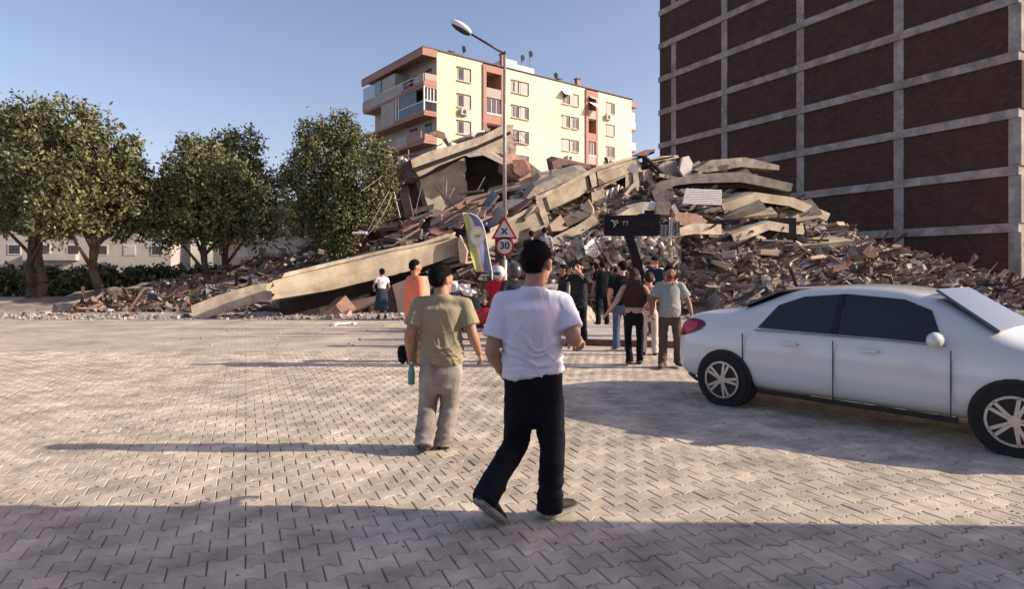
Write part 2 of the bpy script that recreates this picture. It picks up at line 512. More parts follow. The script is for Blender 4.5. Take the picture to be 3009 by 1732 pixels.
# raised island with kerb on the right, where the dark sign stands
isl = [(0.55, 14.0), (1.2, 13.55), (3.4, 13.0), (5.5, 12.9), (30, 12.9), (30, 17.6), (5, 17.6), (1.6, 16.6), (0.6, 15.2)]
i0 = MB(); i0.prism([(x, y, 0.001) for x, y in isl], (0, 0, 0.118)); 
isl_o = tag(i0.build('sidewalk', 'island_paving'), kind='structure')
n = len(isl)
for i in range(n):
    a = Vector(isl[i] + (0,)); b = Vector(isl[(i + 1) % n] + (0,))
    k = max(1, round((b - a).length / 0.8))
    if a.x > 12 or b.x > 29: k = max(1, round((b - a).length / 3))
    for q in range(k):
        p = a.lerp(b, q / k); w = a.lerp(b, (q + 1) / k); d = (w - p).normalized(); nn = Vector((d.y, -d.x, 0))
        cc = (p + w) / 2 - nn * 0.02
        kb = MB(); kb.box(cc + Vector((0, 0, 0.064)), ((w - p).length - 0.012, 0.14, 0.128), Matrix.Rotation(math.atan2(d.y, d.x), 3, 'Z'))
        kb.build('kerbstone', 'kerb_paint' if (a.y < 13.8 and b.y < 14.1) else 'kerb_stone', isl_o)

# ---------------------------------------------------------------- unseen house, invented to cast the shade over the near pavement
hs = empty('added_shade_house', (11.6, -4.0, 0))
tag(hs, 'plain beige house out of view, added to cast shade on the near pavement', 'house')
hfp = [(6.3, 3.84), (17.0, 3.4), (15.0, -9.0), (6.3, -9.0)]
b = MB(); b.prism([(x, y, 0) for x, y in hfp], (0, 0, 4.5)); b.build('wall', 'facade_out', hs)
b = MB(); b.prism([(6.24, 3.87, 4.502), (17.1, 3.42, 4.502), (15.1, -9.05, 4.502), (6.24, -9.05, 4.502)], (0, 0, .2)); b.build('roof', 'concrete', hs)
for zz in (1.0,):
    for yy in (-8, -5, -2.2):
        w = MB(); w.box2((6.28, yy, zz), (6.298, yy + 1.2, zz + 1.4)); wo = w.build('window', 'window_glass', hs)
        w = MB(); w.box2((6.24, yy - .1, zz - .12), (6.296, yy + 1.3, zz - .01)); w.build('sill', 'concrete', wo)

# ---------------------------------------------------------------- yellow apartment block
def yellow_block():
    A = Vector((-7.76, 65, 0)); u = Vector((0.785, 0.619, 0)); v = Vector((-0.619, 0.785, 0))
    out = -v                                   # facade looks along -v
    root = empty('apartment_building', A)
    tag(root, 'cream yellow apartment block with salmon balcony bays standing whole behind the collapsed building', 'building')
    M3 = Matrix((u, v, Vector((0, 0, 1)))).transposed()
    def P(t, s, z): return u * t + v * s + Vector((0, 0, z))
    def lb(mb, t0, t1, s0, s1, z0, z1):
        c = P((t0 + t1) / 2, (s0 + s1) / 2, (z0 + z1) / 2)
        mb.box(c, (abs(t1 - t0), abs(s1 - s0), abs(z1 - z0)), M3); return mb
    ROOF = 24.3
    def part(name, m, boxes, parent=root):
        first = None
        for x in boxes:
            b = MB(); lb(b, *x); o = b.build(name, m, parent, local=True); first = first or o
        return first
    # recess bays at t 5.8-8.6 and 21.5-23.65
    part('wall', 'yellow_render', [(0, 5.8, 0, 14, 0, ROOF)])
    part('wall', 'yellow_render', [(8.65, 21.5, 0, 14, 0, ROOF - .05)])
    part('wall', 'yellow_render', [(23.65, 30.1, 0, 14, 0, ROOF - .1)])
    part('core_wall', 'salmon_render', [(5.8, 8.65, 1.5, 14, 0, ROOF - .3), (21.5, 23.65, 1.3, 14, 0, ROOF - .4)])
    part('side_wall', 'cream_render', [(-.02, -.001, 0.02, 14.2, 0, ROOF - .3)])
    part('roof', 'roof_dark', [(-1.7, 30.3, -.12, 14.3, ROOF + .002, ROOF + .12)])
    part('fascia', 'salmon_render', [(-1.75, -1.55, -.1, 14.3, ROOF - .75, ROOF), (-1.548, -.0, -.1, .1, ROOF - .75, ROOF - .001)])
    part('soffit', 'salmon_render', [(-1.54, -.03, .11, 14.2, ROOF - .35, ROOF - .25)])
    # bays
    for (t0, t1, nm) in ((5.8, 8.65, 0), (21.5, 23.65, 1)):
        part('bay_frame', 'salmon_render', [(t0 + .002, t0 + .42, -.16, 1.4, 6, ROOF - .2), (t1 - .38, t1 - .002, -.16, 1.4, 6, ROOF - .2),
                                     (t0 + .43, t1 - .385, -.158, 1.4, ROOF - .95, ROOF - .2)])
        for k in range(7):
            zb = ROOF - 3.7 - 2.85 * k
            part('parapet', 'cream_render' if (k == 0) ^ (nm == 1 and k == 2) else 'salmon_render', [(t0 + .43, t1 - .385, -.13, -.0, zb, zb + 1.05)])
            part('balcony_slab', 'salmon_render', [(t0 + .43, t1 - .385, .002, 1.45, zb - .12, zb + .08)])
            glazed = (nm == 0 and k in (1, 3)) or (nm == 1 and k in (2, 4))
            if glazed:
                g_ = part('window', 'window_glass', [(t0 + .45, t1 - .4, -.04, .0, zb + 1.06, zb + 2.72)])
                for q in range(4):
                    tt = t0 + .45 + q * (t1 - t0 - .85) / 3
                    part('window_frame', 'window_frame', [(tt - .035, tt + .035, -.09, -.045, zb + 1.06, zb + 2.72)], g_)
                part('rail', 'white_paint', [(t0 + .45, t1 - .4, -.18, -.095, zb + 1.0, zb + 1.16)], g_)
            else:
                d_ = part('door', 'window_glass', [(t0 + .7, t1 - 1.0, 1.44, 1.495, zb + .1, zb + 2.2)])
    # awnings on bay two
    b = MB(); b.prism([P(21.9, -.2, 22.6), P(23.3, -.2, 22.6), P(23.5, -1.3, 21.6), P(22.2, -1.3, 21.75)], (0, 0, .05)); b.build('awning', 'tent_white', root, local=True)
    b = MB(); b.prism([P(21.95, -.2, 23.3), P(23.3, -.2, 23.25), P(23.3, -.7, 22.95), P(21.95, -.7, 23.0)], (0, 0, .05)); b.build('awning', 'tent_white', root, local=True)
    b = MB(); b.prism([P(17.5, -.02, 23.35), P(18.9, -.02, 23.35), P(18.75, -.75, 22.7), P(17.3, -.75, 22.7)], (0, 0, .04)); b.build('awning', 'tent_white', root, local=True)
    # windows
    rr = random.Random(5)
    for k in range(7):
        z0 = 21.75 - 2.82 * k
        for (a, c) in ((2.55, 4.15), (9.85, 10.75), (11.1, 12.2), (17.6, 18.75), (19.2, 20.2), (25.3, 26.65)):
            z1 = z0 + 1.35
            f_ = part('window', 'window_frame', [(a, c, -.05, -.002, z0, z1)])
            g1 = rr.random() * .5
            part('pane', 'curtain' if rr.random() < .62 else 'window_glass', [(a + .08, (a + c) / 2 - .04, -.062, -.052, z0 + .08, z1 - .08)], f_)
            part('pane', 'window_glass' if rr.random() < .5 else 'curtain', [((a + c) / 2 + .04, c - .08, -.062, -.052, z0 + .08, z1 - .08)], f_)
            part('reveal', 'frame_brown', [(a - .08, c + .08, -.13, -.003, z1 + .002, z1 + .10), (c + .002, c + .09, -.12, -.003, z0, z1)], f_)
            part('sill', 'cream_render', [(a - .1, c + .1, -.16, -.003, z0 - .09, z0 - .003)], f_)
    # air conditioners
    for (t, z) in ((2.8, 18.1), (18.2, 14.9), (25.0, 20.9), (25.2, 15.2)):
        a = part('air_conditioner', 'ac_white', [(t, t + .95, -.42, -.06, z, z + .62)])
        f = MB(); c_ = P(t + .38, -.43, z + .31); f.tube(c_ , c_ + out * .02, .24, .24, 16); f.build('fan', 'ac_dark', a, local=True)
    # balconies on the shaded left end
    for k in range(7):
        zb = ROOF - 3.75 - 2.85 * k
        part('balcony_slab', 'salmon_render', [(-1.55, -.03, -.05, 14.2, zb - .25, zb + .0)])
        if k == 0:
            part('parapet', 'salmon_render', [(-1.6, -1.48, -.08, 4.6, zb + .002, zb + .35), (-1.47, -.04, -.08, .02, zb + .002, zb + .55)])
            part('parapet', 'cream_render', [(-1.6, -1.48, 4.65, 14.3, zb + .002, zb + 1.1), (-1.47, -.04, -.075, .015, zb + .56, zb + 1.2)])
            part('parapet', 'cream_render', [(-1.62, -1.47, .0, 2.0, zb + .36, zb + 1.15)])
            part('railing', 'white_paint', [(-1.57, -1.5, 2.05, 9.5, zb + 1.12, zb + 1.2), (-1.57, -1.5, 4.5, 4.57, zb, zb + 1.1), (-1.57, -1.5, 2.05, 4.6, zb + .75, zb + .8)])
            g_ = part('glazing', 'glass_pane', [(-1.56, -1.52, 9.6, 14.2, zb + 1.15, zb + 2.7)])
            part('screen_wall', 'cream_render', [(-1.5, -.05, 6.3, 9.4, zb + .02, zb + 2.7)])
        elif k == 1:
            part('parapet', 'salmon_render', [(-1.6, -1.48, -.08, 6.4, zb + .002, zb + .25), (-1.47, -.04, -.08, .02, zb + .002, zb + .25)])
            part('glass_front', 'window_glass', [(-1.58, -1.5, .02, 5.2, zb + .27, zb + 1.1), (-1.46, -.06, -.06, -.02, zb + .27, zb + 1.15)])
            part('rail', 'white_paint', [(-1.62, -1.5, .02, 5.2, zb + 1.12, zb + 1.22), (-1.46, -.06, -.1, .0, zb + 1.17, zb + 1.32), (-1.6, -1.47, -.1, .018, zb + .25, zb + 2.7)])
            gl = part('glazing', 'window_glass', [(-1.5, -1.47, 1.6, 5.1, zb + 1.25, zb + 2.65), (-1.46, -.06, -.02, .02, zb + 1.34, zb + 2.55)])
            for q in (-1.2, -.85, -.45):
                part('window_frame', 'window_frame', [(q, q + .12, -.06, -.025, zb + 1.34, zb + 2.55)], gl)
            part('door', 'window_frame', [(-1.55, -1.45, 5.3, 5.55, zb + .3, zb + 2.6), (-1.55, -1.45, 5.9, 6.2, zb + .3, zb + 2.6)])
            part('screen_wall', 'cream_render', [(-1.5, -.05, 6.5, 9.6, zb + .02, zb + 2.6)])
        elif k == 2:
            part('parapet', 'salmon_render', [(-1.6, -1.48, .5, 3.4, zb + .002, zb + 1.05)])
            part('parapet', 'salmon_render', [(-1.47, -.04, -.08, .02, zb + .002, zb + .7)])
            part('parapet', 'cream_render', [(-1.6, -1.48, 3.45, 5.8, zb + .002, zb + 1.05)])
        else:
            part('parapet', 'salmon_render', [(-1.6, -1.48, -.08, 14.2, zb + .002, zb + 1.0), (-1.47, -.04, -.08, .02, zb + .002, zb + 1.0)])
        dd = part('window', 'window_glass', [(-.07, -.022, 1.0, 2.3, zb + .7, zb + 2.2)])
        dd = part('window', 'window_glass', [(-.07, -.022, 4.0, 5.6, zb + .1, zb + 2.2)])
        # far right end balconies
        zb2 = zb + .1
        part('end_balcony', 'white_paint' if k in (0, 1) else 'salmon_render', [(30.12, 31.6, .6, 3.4, zb2, zb2 + 1.0)])
        part('end_slab', 'salmon_render', [(30.12, 31.7, .5, 3.5, zb2 - .25, zb2 - .003)])
        if k == 0:
            part('end_screen', 'white_paint', [(30.13, 31.5, .62, .68, zb2 + 1.02, zb2 + 2.2)])
            part('end_roof', 'salmon_render', [(30.12, 31.8, .4, 3.6, zb2 + 2.9, zb2 + 3.5)])
    # things on the roof
    cs = []
    part('roof_room', 'white_paint', [(9.6, 11.4, 1.0, 4.5, ROOF + .125, ROOF + 1.5)])
    part('roof_room', 'white_paint', [(11.41, 14.0, 1.0, 3.8, ROOF + .125, ROOF + 1.15)])
    for (t, s, h, w) in ((2.9, 2.0, 1.1, .5), (3.7, 2.2, 1.0, .45), (8.9, .6, 1.7, .45), (9.2, 2.8, .8, .6), (18.0, 1.0, .7, .4), (20.6, .5, 1.1, .5), (6.2, 3.0, .9, .4)):
        c_ = part('chimney', 'salmon_render' if t > 8 else 'concrete', [(t, t + w, s, s + w, ROOF + .121, ROOF + h)])
        part('chimney_cap', 'roof_dark', [(t - .08, t + w + .08, s - .08, s + w + .08, ROOF + h + .003, ROOF + h + .12)], c_)
    for (t, s, h) in ((12.6, 1.6, 2.3), (13.6, 1.3, 2.9), (17.8, 1.5, 1.2), (4.6, 2.0, 1.7), (31.0, 1.4, -6.0)):
        z_ = ROOF + h
        d = MB(); c_ = P(t, s, z_); d.tube(c_ - Vector((0, 0, 1.1)), c_, .04, .04, 6)
        d.ell(c_ + Vector((.1, -.1, .0)), (.36, .05, .36), Matrix.Rotation(-.9, 3, 'Z') @ Matrix.Rotation(.35, 3, 'X'), 14, 8); d.tube(c_ - Vector((0, 0, 2.2)), c_, .05, .05, 6)
        d.build('satellite_dish', 'roof_sheet_grey', root, local=True, smooth=True)
yellow_block()

# ---------------------------------------------------------------- brick-filled concrete tower on the right
def tower():
    A = Vector((13.3, 57, 0)); a = Vector((0.478, -0.879, 0)); bk = Vector((0.879, 0.478, 0)); 
    root = empty('tower_block', A)
    tag(root, 'tall unplastered tower of dark red brick between pale concrete floor bands', 'building')
    M3 = Matrix((a, bk, Vector((0, 0, 1)))).transposed()
    def lb(mb, t0, t1, s0, s1, z0, z1):
        mb.box(a * ((t0 + t1) / 2) + bk * ((s0 + s1) / 2) + Vector((0, 0, (z0 + z1) / 2)), (t1 - t0, s1 - s0, z1 - z0), M3)
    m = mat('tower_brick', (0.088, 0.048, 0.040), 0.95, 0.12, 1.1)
    nt = m.node_tree; bs = nt.nodes['Principled BSDF']
    tc = nt.nodes.new('ShaderNodeTexCoord'); sp = nt.nodes.new('ShaderNodeSeparateXYZ'); cb = nt.nodes.new('ShaderNodeCombineXYZ')
    nt.links.new(tc.outputs['Object'], sp.inputs[0])
    ad = nt.nodes.new('ShaderNodeMath'); ad.operation = 'SUBTRACT'
    nt.links.new(sp.outputs[0], ad.inputs[0]); nt.links.new(sp.outputs[1], ad.inputs[1])
    nt.links.new(ad.outputs[0], cb.inputs[0]); nt.links.new(sp.outputs[2], cb.inputs[1])
    br = nt.nodes.new('ShaderNodeTexBrick'); br.inputs['Scale'].default_value = 1
    br.inputs['Brick Width'].default_value = .42; br.inputs['Row Height'].default_value = .2; br.inputs['Mortar Size'].default_value = .012
    br.inputs['Color1'].default_value = (1, 1, 1, 1); br.inputs['Color2'].default_value = (.72, .7, .72, 1); br.inputs['Mortar'].default_value = (.75, .8, .85, 1)
    nt.links.new(cb.outputs[0], br.inputs[0])
    mx = nt.nodes.new('ShaderNodeMix'); mx.data_type = 'RGBA'; mx.blend_type = 'MULTIPLY'; mx.inputs[0].default_value = 1
    nt.links.new(bs.inputs['Base Color'].links[0].from_socket, mx.inputs[6]); nt.links.new(br.outputs[0], mx.inputs[7]); nt.links.new(mx.outputs[2], bs.inputs['Base Color'])
    rr = random.Random(9)
    H = 3.0; NF = 12; TL = 27.5
    cols_t = [-.3, 1.55, 7.3, 14.2, 21.0, TL - .5]
    z_off = 12.85 - 4 * H          # band heights read off the corner
    for k in range(NF):
        zb = z_off + k * H
        nb = MB(); lb(nb, -.02, TL, -.06, 4.5, zb - .24, zb + .24); nb.build('floor_band', 'tower_concrete', root, local=True)
        for i in range(len(cols_t) - 1):
            t0 = cols_t[i] + (.6 if i else .3); t1 = cols_t[i + 1]
            if i == 0: t0 = 0.0
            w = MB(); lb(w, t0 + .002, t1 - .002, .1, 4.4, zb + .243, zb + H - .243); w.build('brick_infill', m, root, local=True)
            if rr.random() < (.9 if i > 0 else .7) or i == 1:
                c = MB(); tt = cols_t[i + 1]
                lb(c, tt + .0, tt + .58, .04, 1, zb + .243, zb + H - .243); c.build('column', 'tower_concrete', root, local=True)
            else:
                c = MB(); tt = cols_t[i + 1]
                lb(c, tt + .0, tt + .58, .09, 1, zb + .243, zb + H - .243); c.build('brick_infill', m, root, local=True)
        for i in ():
            t0 = cols_t[i] + 2.0
            w = MB(); lb(w, t0, t0 + 1.1, .06, .098, zb + 1.1, zb + 2.2); wo = w.build('window', 'window_glass', root, local=True)
            w = MB(); lb(w, t0 - .1, t0 + 1.2, .02, .09, zb + 1.0, zb + 1.095); w.build('sill', 'tower_concrete', wo, local=True)
    zt = z_off + NF * H
    r = MB(); lb(r, -.1, TL + .1, -.1, 4.6, zt - .2, zt + .1); r.build('roof', 'tower_concrete', root, local=True)
tower()

# ---------------------------------------------------------------- trees
def make_crown(lobes, nleaf, seed, size=(0.07, 0.13)):
    rg = np.random.default_rng(seed)
    vs = []; 
    vol = np.array([l[3] ** 2.3 for l in lobes]); vol = vol / vol.sum()
    cnt = (vol * nleaf).astype(int)
    C = []
    for l, n_ in zip(lobes, cnt):
        ncl = max(8, n_ // 27)
        d = rg.normal(size=(ncl, 3)); d /= np.linalg.norm(d, axis=1)[:, None]
        rad = rg.uniform(0.35, 1.08, ncl) ** 0.6
        cc = np.array(l[:3]) + d * rad[:, None] * l[3] * np.array([1, 1, l[4] if len(l) > 4 else .85])
        for q in cc:
            k = rg.integers(14, 30)
            C.append(q + rg.normal(size=(int(k * 1.2), 3)) * rg.uniform(.09, .2))
    C = np.concatenate(C)
    n_ = len(C)
    a = rg.normal(size=(n_, 3)); a /= np.linalg.norm(a, axis=1)[:, None]
    b = rg.normal(size=(n_, 3)); b -= (b * a).sum(1)[:, None] * a; b /= np.linalg.norm(b, axis=1)[:, None]
    s = rg.uniform(*size, n_)[:, None]
    V = np.empty((n_, 4, 3))
    V[:, 0] = C - a * s; V[:, 1] = C + b * s * .45; V[:, 2] = C + a * s; V[:, 3] = C - b * s * .45
    f = np.arange(n_ * 4).reshape(-1, 4)
    me = bpy.data.meshes.new('crown'); me.from_pydata(V.reshape(-1, 3).tolist(), [], f.tolist())
    me.materials.append(MATS['leaf']); me.materials.append(MATS['leaf_pale'])
    me.polygons.foreach_set('material_index', (rg.random(n_) < .28).astype(int).tolist())
    me.update(); return me
def make_trunk(h, r, seed, lobes):
    rg = random.Random(seed); b = MB()
    p = Vector((0, 0, -.05)); pts = [p]
    for k in range(4):
        p = p + Vector((rg.uniform(-.15, .15), rg.uniform(-.15, .15), h / 4)); pts.append(p)
    for k in range(4): b.tube(pts[k], pts[k + 1], r * (1 - k * .13), r * (1 - (k + 1) * .13), 10)
    for l in lobes:
        q = pts[rg.choice([2, 3, 4])]; e = Vector(l[:3]); mid = q.lerp(e, .5) + Vector((rg.uniform(-.2, .2), 0, .2))
        b.tube(q, mid, r * .42, r * .28, 7); b.tube(mid, e, r * .28, r * .1, 6)
        for j in range(3):
            e2_ = e + Vector((rg.uniform(-1, 1), rg.uniform(-1, 1), rg.uniform(-.3, 1))) * l[3] * .7
            b.tube(mid.lerp(e, .6), e2_, r * .14, r * .04, 5)
    return b
def tree(name, loc, lobes, h, r, nleaf, seed, label, size=(.07, .13)):
    root = empty(name, loc)
    tag(root, label, 'tree')
    make_trunk(h, r, seed, lobes).build('trunk', 'bark', root, local=True, smooth=True)
    o = bpy.data.objects.new('crown', make_crown(lobes, nleaf, seed, size)); o.parent = root; col.objects.link(o)
    return root
Yt = 27.0
def L(px, py, rr, dy=0): 
    p = at(px, py, Yt); return (p.x, dy, p.z, rr)
t1x = at(985, 700, Yt).x
def lob(lst): return [(a - t1x, d, z, r, .9) for (a, d, z, r) in lst]
tree('broadleaf_tree', (t1x, Yt, 0), lob([L(1000, 400, .95), L(1065, 440, .85), L(1135, 465, .65), L(960, 470, 1.3), L(1060, 540, 1.25, -.3), L(1100, 600, .95),
     L(975, 600, 1.4, .3), L(1040, 640, 1.1, -.5), L(1130, 540, .6), L(910, 520, 1.2), L(900, 640, 1.2), L(985, 690, .9, -.3), L(925, 400, .8), L(1010, 365, .5)]),
     3.2, .2, 42000, 21, 'tall broadleaf tree with brown green crown close against the left end of the collapsed building', (.05, .10))
lobesB = [(0, 0, 5.6, 1.7, .9), (1.2, .2, 4.9, 1.4, .9), (-1.3, .3, 4.8, 1.5, .9), (.3, -.6, 4.0, 1.5, .9), (-.6, .2, 6.8, 1.0, .9), (1.4, -.3, 3.6, 1.1, .8), (-1.7, -.2, 3.4, 1.1, .8)]
tB = tree('broadleaf_tree', (-13.6, 28, 0), lobesB, 3.0, .19, 26000, 22, 'second tree of the row counting leftward from the one touching the ruin', (.06, .12))
for (x, y, s_, rz, lab) in ((-17.6, 26.5, 1.12, 1.3, 'low branching tree third in the row leading away from the ruin'),
                        (-21.8, 28.5, 1.2, 2.6, 'tree at the far left edge of the view ending the row'),
                        (-16.0, 35, 1.25, 4.0, 'tree standing further back behind the row on the left'),
                        (-25.5, 34, 1.35, .6, 'largest tree rising behind the end of the left row')):
    c = copy_tree(tB); c.location = (x, y, 0); c.rotation_euler = (0, 0, rz); c.scale = (s_, s_, s_); c['label'] = lab
# clipped hedge closing the far left behind the trees
hb = make_crown([(x, 0, .9, 1.0, .9) for x in np.arange(-16, 16, .9)], 42000, 30, (.12, .22))
o = bpy.data.objects.new('hedge', hb); o.location = (-24, 39, 0); col.objects.link(o)
tag(o, 'long dense green hedge running behind the row of trees', 'hedge')


# distant blocks beyond the trees on the left
def far_block(x, y, w, h, rz, m, lab, seed):
    root = empty('apartment_building', (x, y, 0), rz); tag(root, lab, 'building')
    b = MB(); b.box((0, 6, h / 2), (w, 12, h)); b.build('wall', m, root, local=True)
    b = MB(); b.box((0, 6, h + .2), (w + .6, 12.6, .4)); b.build('roof', 'roof_dark', root, local=True)
    g = random.Random(seed); nf = int(h / 3); nc = int(w / 3.2)
    for k in range(1, nf):
        for c in range(nc):
            xx = -w / 2 + (c + .5) * w / nc
            f = MB(); f.box((xx, -.04, k * 3 + 1.6), (1.6, .08, 1.5)); fo = f.build('window', 'window_frame', root, local=True)
            f = MB(); f.box((xx, -.09, k * 3 + 1.6), (1.35, .02, 1.25)); f.build('pane', g.choice(['window_glass', 'curtain', 'window_glass']), fo, local=True)
        if k % 2 == seed % 2:
            f = MB(); f.box((-w * .2, -.6, k * 3 + .5), (w * .3, 1.2, .9)); f.build('balcony', 'cream_render', root, local=True)
far_block(-62, 92, 22, 15, .25, 'cream_render', 'pale apartment block far behind the row of trees at the left edge', 3)
far_block(-38, 100, 20, 12, -.1, 'facade_out', 'lower beige apartment block far behind the gap between the trees', 4)
far_block(-88, 98, 22, 18, .35, 'plaster_pale', 'tallest distant block at the extreme left beyond the trees', 6)
# ================================================================ THE COLLAPSED BUILDING
RIDGE = [(-400, .15), (200, .5), (600, 1.2), (900, 2.5), (1050, 3.1), (1150, 3.9), (1250, 4.9), (1400, 5.5), (1550, 6.2), (1650, 6.3), (1800, 6.5),
         (1950, 6.7), (2080, 6.5), (2250, 5.3), (2450, 3.6), (2700, 2.0), (3000, .8), (3700, .1)]
RX = np.array([(p - CX) / F * 31 for p, _ in RIDGE]); RZ = np.array([z for _, z in RIDGE])
def front_y(x): return 23.3 + (0.9 if x > 1 else 0) * min(1, (x - 1) / 3) * (-1.6) + .25 * math.sin(x * 1.3)
def hz(x, y):
    r = float(np.interp(x, RX, RZ))
    t = (y - front_y(x)) / (31 - front_y(x))
    if t <= 0: return -0.3
    t = min(1.0, t)
    b = r * (t ** 0.85)
    back = max(0.0, (y - 36) / 8)
    n = noise.noise(Vector((x * .55, y * .55, 3))) * .4 - (.9 if -4.6 < x < -.2 and y > 26.5 else 0) * min(1, max(0, y - 26.5)) + noise.noise(Vector((x * 1.7, y * 1.7, 9))) * .3 + noise.noise(Vector((x * 5, y * 5, 1))) * .1
    return b * (1 - min(1, back)) + n * min(1, b * .7 + .05) - .05
b = MB(); NX, NY = 210, 74
xs = np.linspace(-21, 27, NX); ys = np.linspace(21.3, 44, NY)
vs = [(x + random.uniform(-.06, .06), y + random.uniform(-.06, .06), hz(x, y) if j else -.3) for j, y in enumerate(ys) for x in xs]
fs = [(j * NX + i, j * NX + i + 1, (j + 1) * NX + i + 1, (j + 1) * NX + i) for j in range(NY - 1) for i in range(NX - 1)]
b.add(vs, fs); tag(b.build('rubble', 'rubble_base'), kind='stuff')

RMATS = ['rubble_grey', 'rubble_beige', 'rubble_white', 'rubble_pink', 'brick_red', 'tile_plum', 'old_wood', 'concrete_dark', 'rebar', 'roof_sheet_grey', 'cloth_dark']
rr = random.Random(17)
def rand_rot(rr, flat=.5):
    return Matrix.Rotation(rr.uniform(0, 6.28), 3, 'Z') @ Matrix.Rotation(rr.gauss(0, flat), 3, 'X') @ Matrix.Rotation(rr.gauss(0, flat), 3, 'Y')
def chunk(b, c, d, rot, jit=.22):
    n0 = len(b.v); b.box(c, d, rot)
    m_ = min(d) * jit + max(d) * jit * .18
    for i in range(n0, len(b.v)):
        v = b.v[i]; b.v[i] = (v[0] + rr.uniform(-m_, m_), v[1] + rr.uniform(-m_, m_), v[2] + rr.uniform(-m_, m_))
def zone_mats(px, py_):
    # weights over RMATS
    if px < 1180: return [3, 1.5, .25, 1.0, .8, 2, 2.5, 3, .8, .6, .4]
    if px < 1480: return [1.5, 1.8, .15, 2.4, 1.4, 1.6, 4.5, 1.6, 1.0, .4, .1]
    if px < 1760: return [2.2, 1.8, .25, 1.8, 1.0, 2.2, 3.0, 1.8, .8, .7, .1]
    return [3.4, 2.6, .6, .9, .5, .8, 2.2, 2.4, 1.0, .4, .2]
b = MB()
for k in range(13000):
    x = rr.uniform(-17, 22); y = rr.uniform(22.2, 36)
    if rr.random() < .35: y = rr.uniform(22.2, 27)
    px = CX + x / y * F
    z = hz(x, y)
    if z < -.1: continue
    w = zone_mats(px, 0)
    mi = rr.choices(range(len(RMATS)), w)[0]; b.cur = mi
    s = rr.uniform(.04, .2) * (1.7 if rr.random() < .12 else 1)
    if mi == 6: d = (rr.uniform(.5, 1.9), rr.uniform(.04, .10), rr.uniform(.03, .06)); rot = Matrix.Rotation(rr.gauss(-.3, .3), 3, 'Y') @ Matrix.Rotation(rr.gauss(0, .5), 3, 'Z')
    elif mi == 8: d = (rr.uniform(.6, 2.2), .022, .022); rot = rand_rot(rr, .6)
    elif mi == 9: d = (rr.uniform(.4, 1.3), rr.uniform(.3, .8), .02); rot = rand_rot(rr, .35)
    elif mi in (3, 5) : d = (s * rr.uniform(1, 2.6), s * rr.uniform(.7, 1.5), s * rr.uniform(.2, .6)); rot = rand_rot(rr, .5)
    elif mi in (1, 2): d = (s * rr.uniform(.8, 2.2), s * rr.uniform(.6, 1.6), s * rr.uniform(.15, .6)); rot = rand_rot(rr, .6)
    else: d = (s * rr.uniform(.7, 1.5), s, s * rr.uniform(.4, 1)); rot = rand_rot(rr, .7)
    chunk(b, (x, y, z + min(d[2] * .4 + .05, .25)), d, rot)
# pale tangle under the slab in the middle right, and heaped bits along the slab feet
for k in range(1300):
    px = rr.uniform(1600, 1990); py = rr.uniform(690, 830); Y = rr.uniform(22.6, 24.6)
    p = at(px, py, Y)
    hh = float(np.interp(px, [1600, 1700, 1850, 2000, 2060], [735, 705, 690, 690, 700]))
    if py < hh or rr.random() < .35: continue
    b.cur = rr.choices([0, 1, 2, 3, 6, 7, 8], [1.2, 3.5, 4.5, 1, .5, 1, .6])[0]
    if b.cur in (6, 8) or rr.random() < .4: d = (rr.uniform(.3, 1.1), .025, .025)
    else: d = (rr.uniform(.08, .5), rr.uniform(.05, .3), rr.uniform(.02, .15))
    chunk(b, p, d, rand_rot(rr, .8))
# core behind that tangle so nothing hangs in the air
deb = MB()
o = b.build('rubble_pieces', RMATS); tag(o, kind='stuff')
b = MB()
hs_ = [(1570, 25.6, 760), (1640, 25.4, 735), (1700, 25.3, 712), (1790, 25.2, 705), (1860, 25.2, 700), (1930, 25.2, 720), (2000, 25.2, 735), (2100, 25.2, 745), (2300, 25.0, 790)]
front = []; top = []; backv = []
for q in range(60):
    px = 1570 + (2300 - 1570) * q / 59
    t_ = float(np.interp(px, [h[0] for h in hs_], [h[2] for h in hs_]))
    f0 = at(px, 800, 23.3 + .3 * math.sin(px * .05)); f0.z = -.1
    m0 = at(px, t_ + 60, 23.8 + .5 * noise.noise(Vector((px * .02, 0, 0))))
    t0 = at(px, t_ + rr.uniform(-8, 8), 24.8 + .4 * noise.noise(Vector((px * .03, 5, 0))))
    b0 = t0 + Vector((0, 4, .3))
    front.append((f0, m0, t0, b0))
vs = [p for row in front for p in row]
fs = [(i * 4 + j, i * 4 + j + 4, i * 4 + j + 5, i * 4 + j + 1) for i in range(59) for j in range(3)]
b.add(vs, fs); tag(b.build('rubble_core', 'rubble_base'), kind='stuff')

# dust and small debris at the foot of the ruin, spilling on the road
b = MB(); NX, NY = 120, 16
vs = []
for j in range(NY):
    for i in range(NX):
        x = -20 + 44 * i / (NX - 1); e = noise.noise(Vector((x * .4, 7, 0))) * .8
        y = 20.4 + e + 5 * j / (NY - 1)
        vs.append((x, y, .003 + (0.035 + .05 * max(0, noise.noise(Vector((x * 1.5, y * 1.5, 2))))) * min(1, j / 5) * (1 if j else 0)))
fs = [(j * NX + i, j * NX + i + 1, (j + 1) * NX + i + 1, (j + 1) * NX + i) for j in range(NY - 1) for i in range(NX - 1)]
b.add(vs, fs); tag(b.build('dust_apron', 'dust'), kind='stuff')
b = MB()
for k in range(2600):
    x = rr.uniform(-18, 22); y = 20.2 + abs(rr.gauss(0, 1)) * 2.2
    if y > 25: continue
    b.cur = rr.choices([0, 1, 2, 3, 7], [3, 2, .7, 1, 1])[0]
    s = rr.uniform(.015, .07) * (2.2 if rr.random() < .1 else 1)
    chunk(b, (x, y, .02 + s * .3), (s * 1.4, s, s * .8), rand_rot(rr))
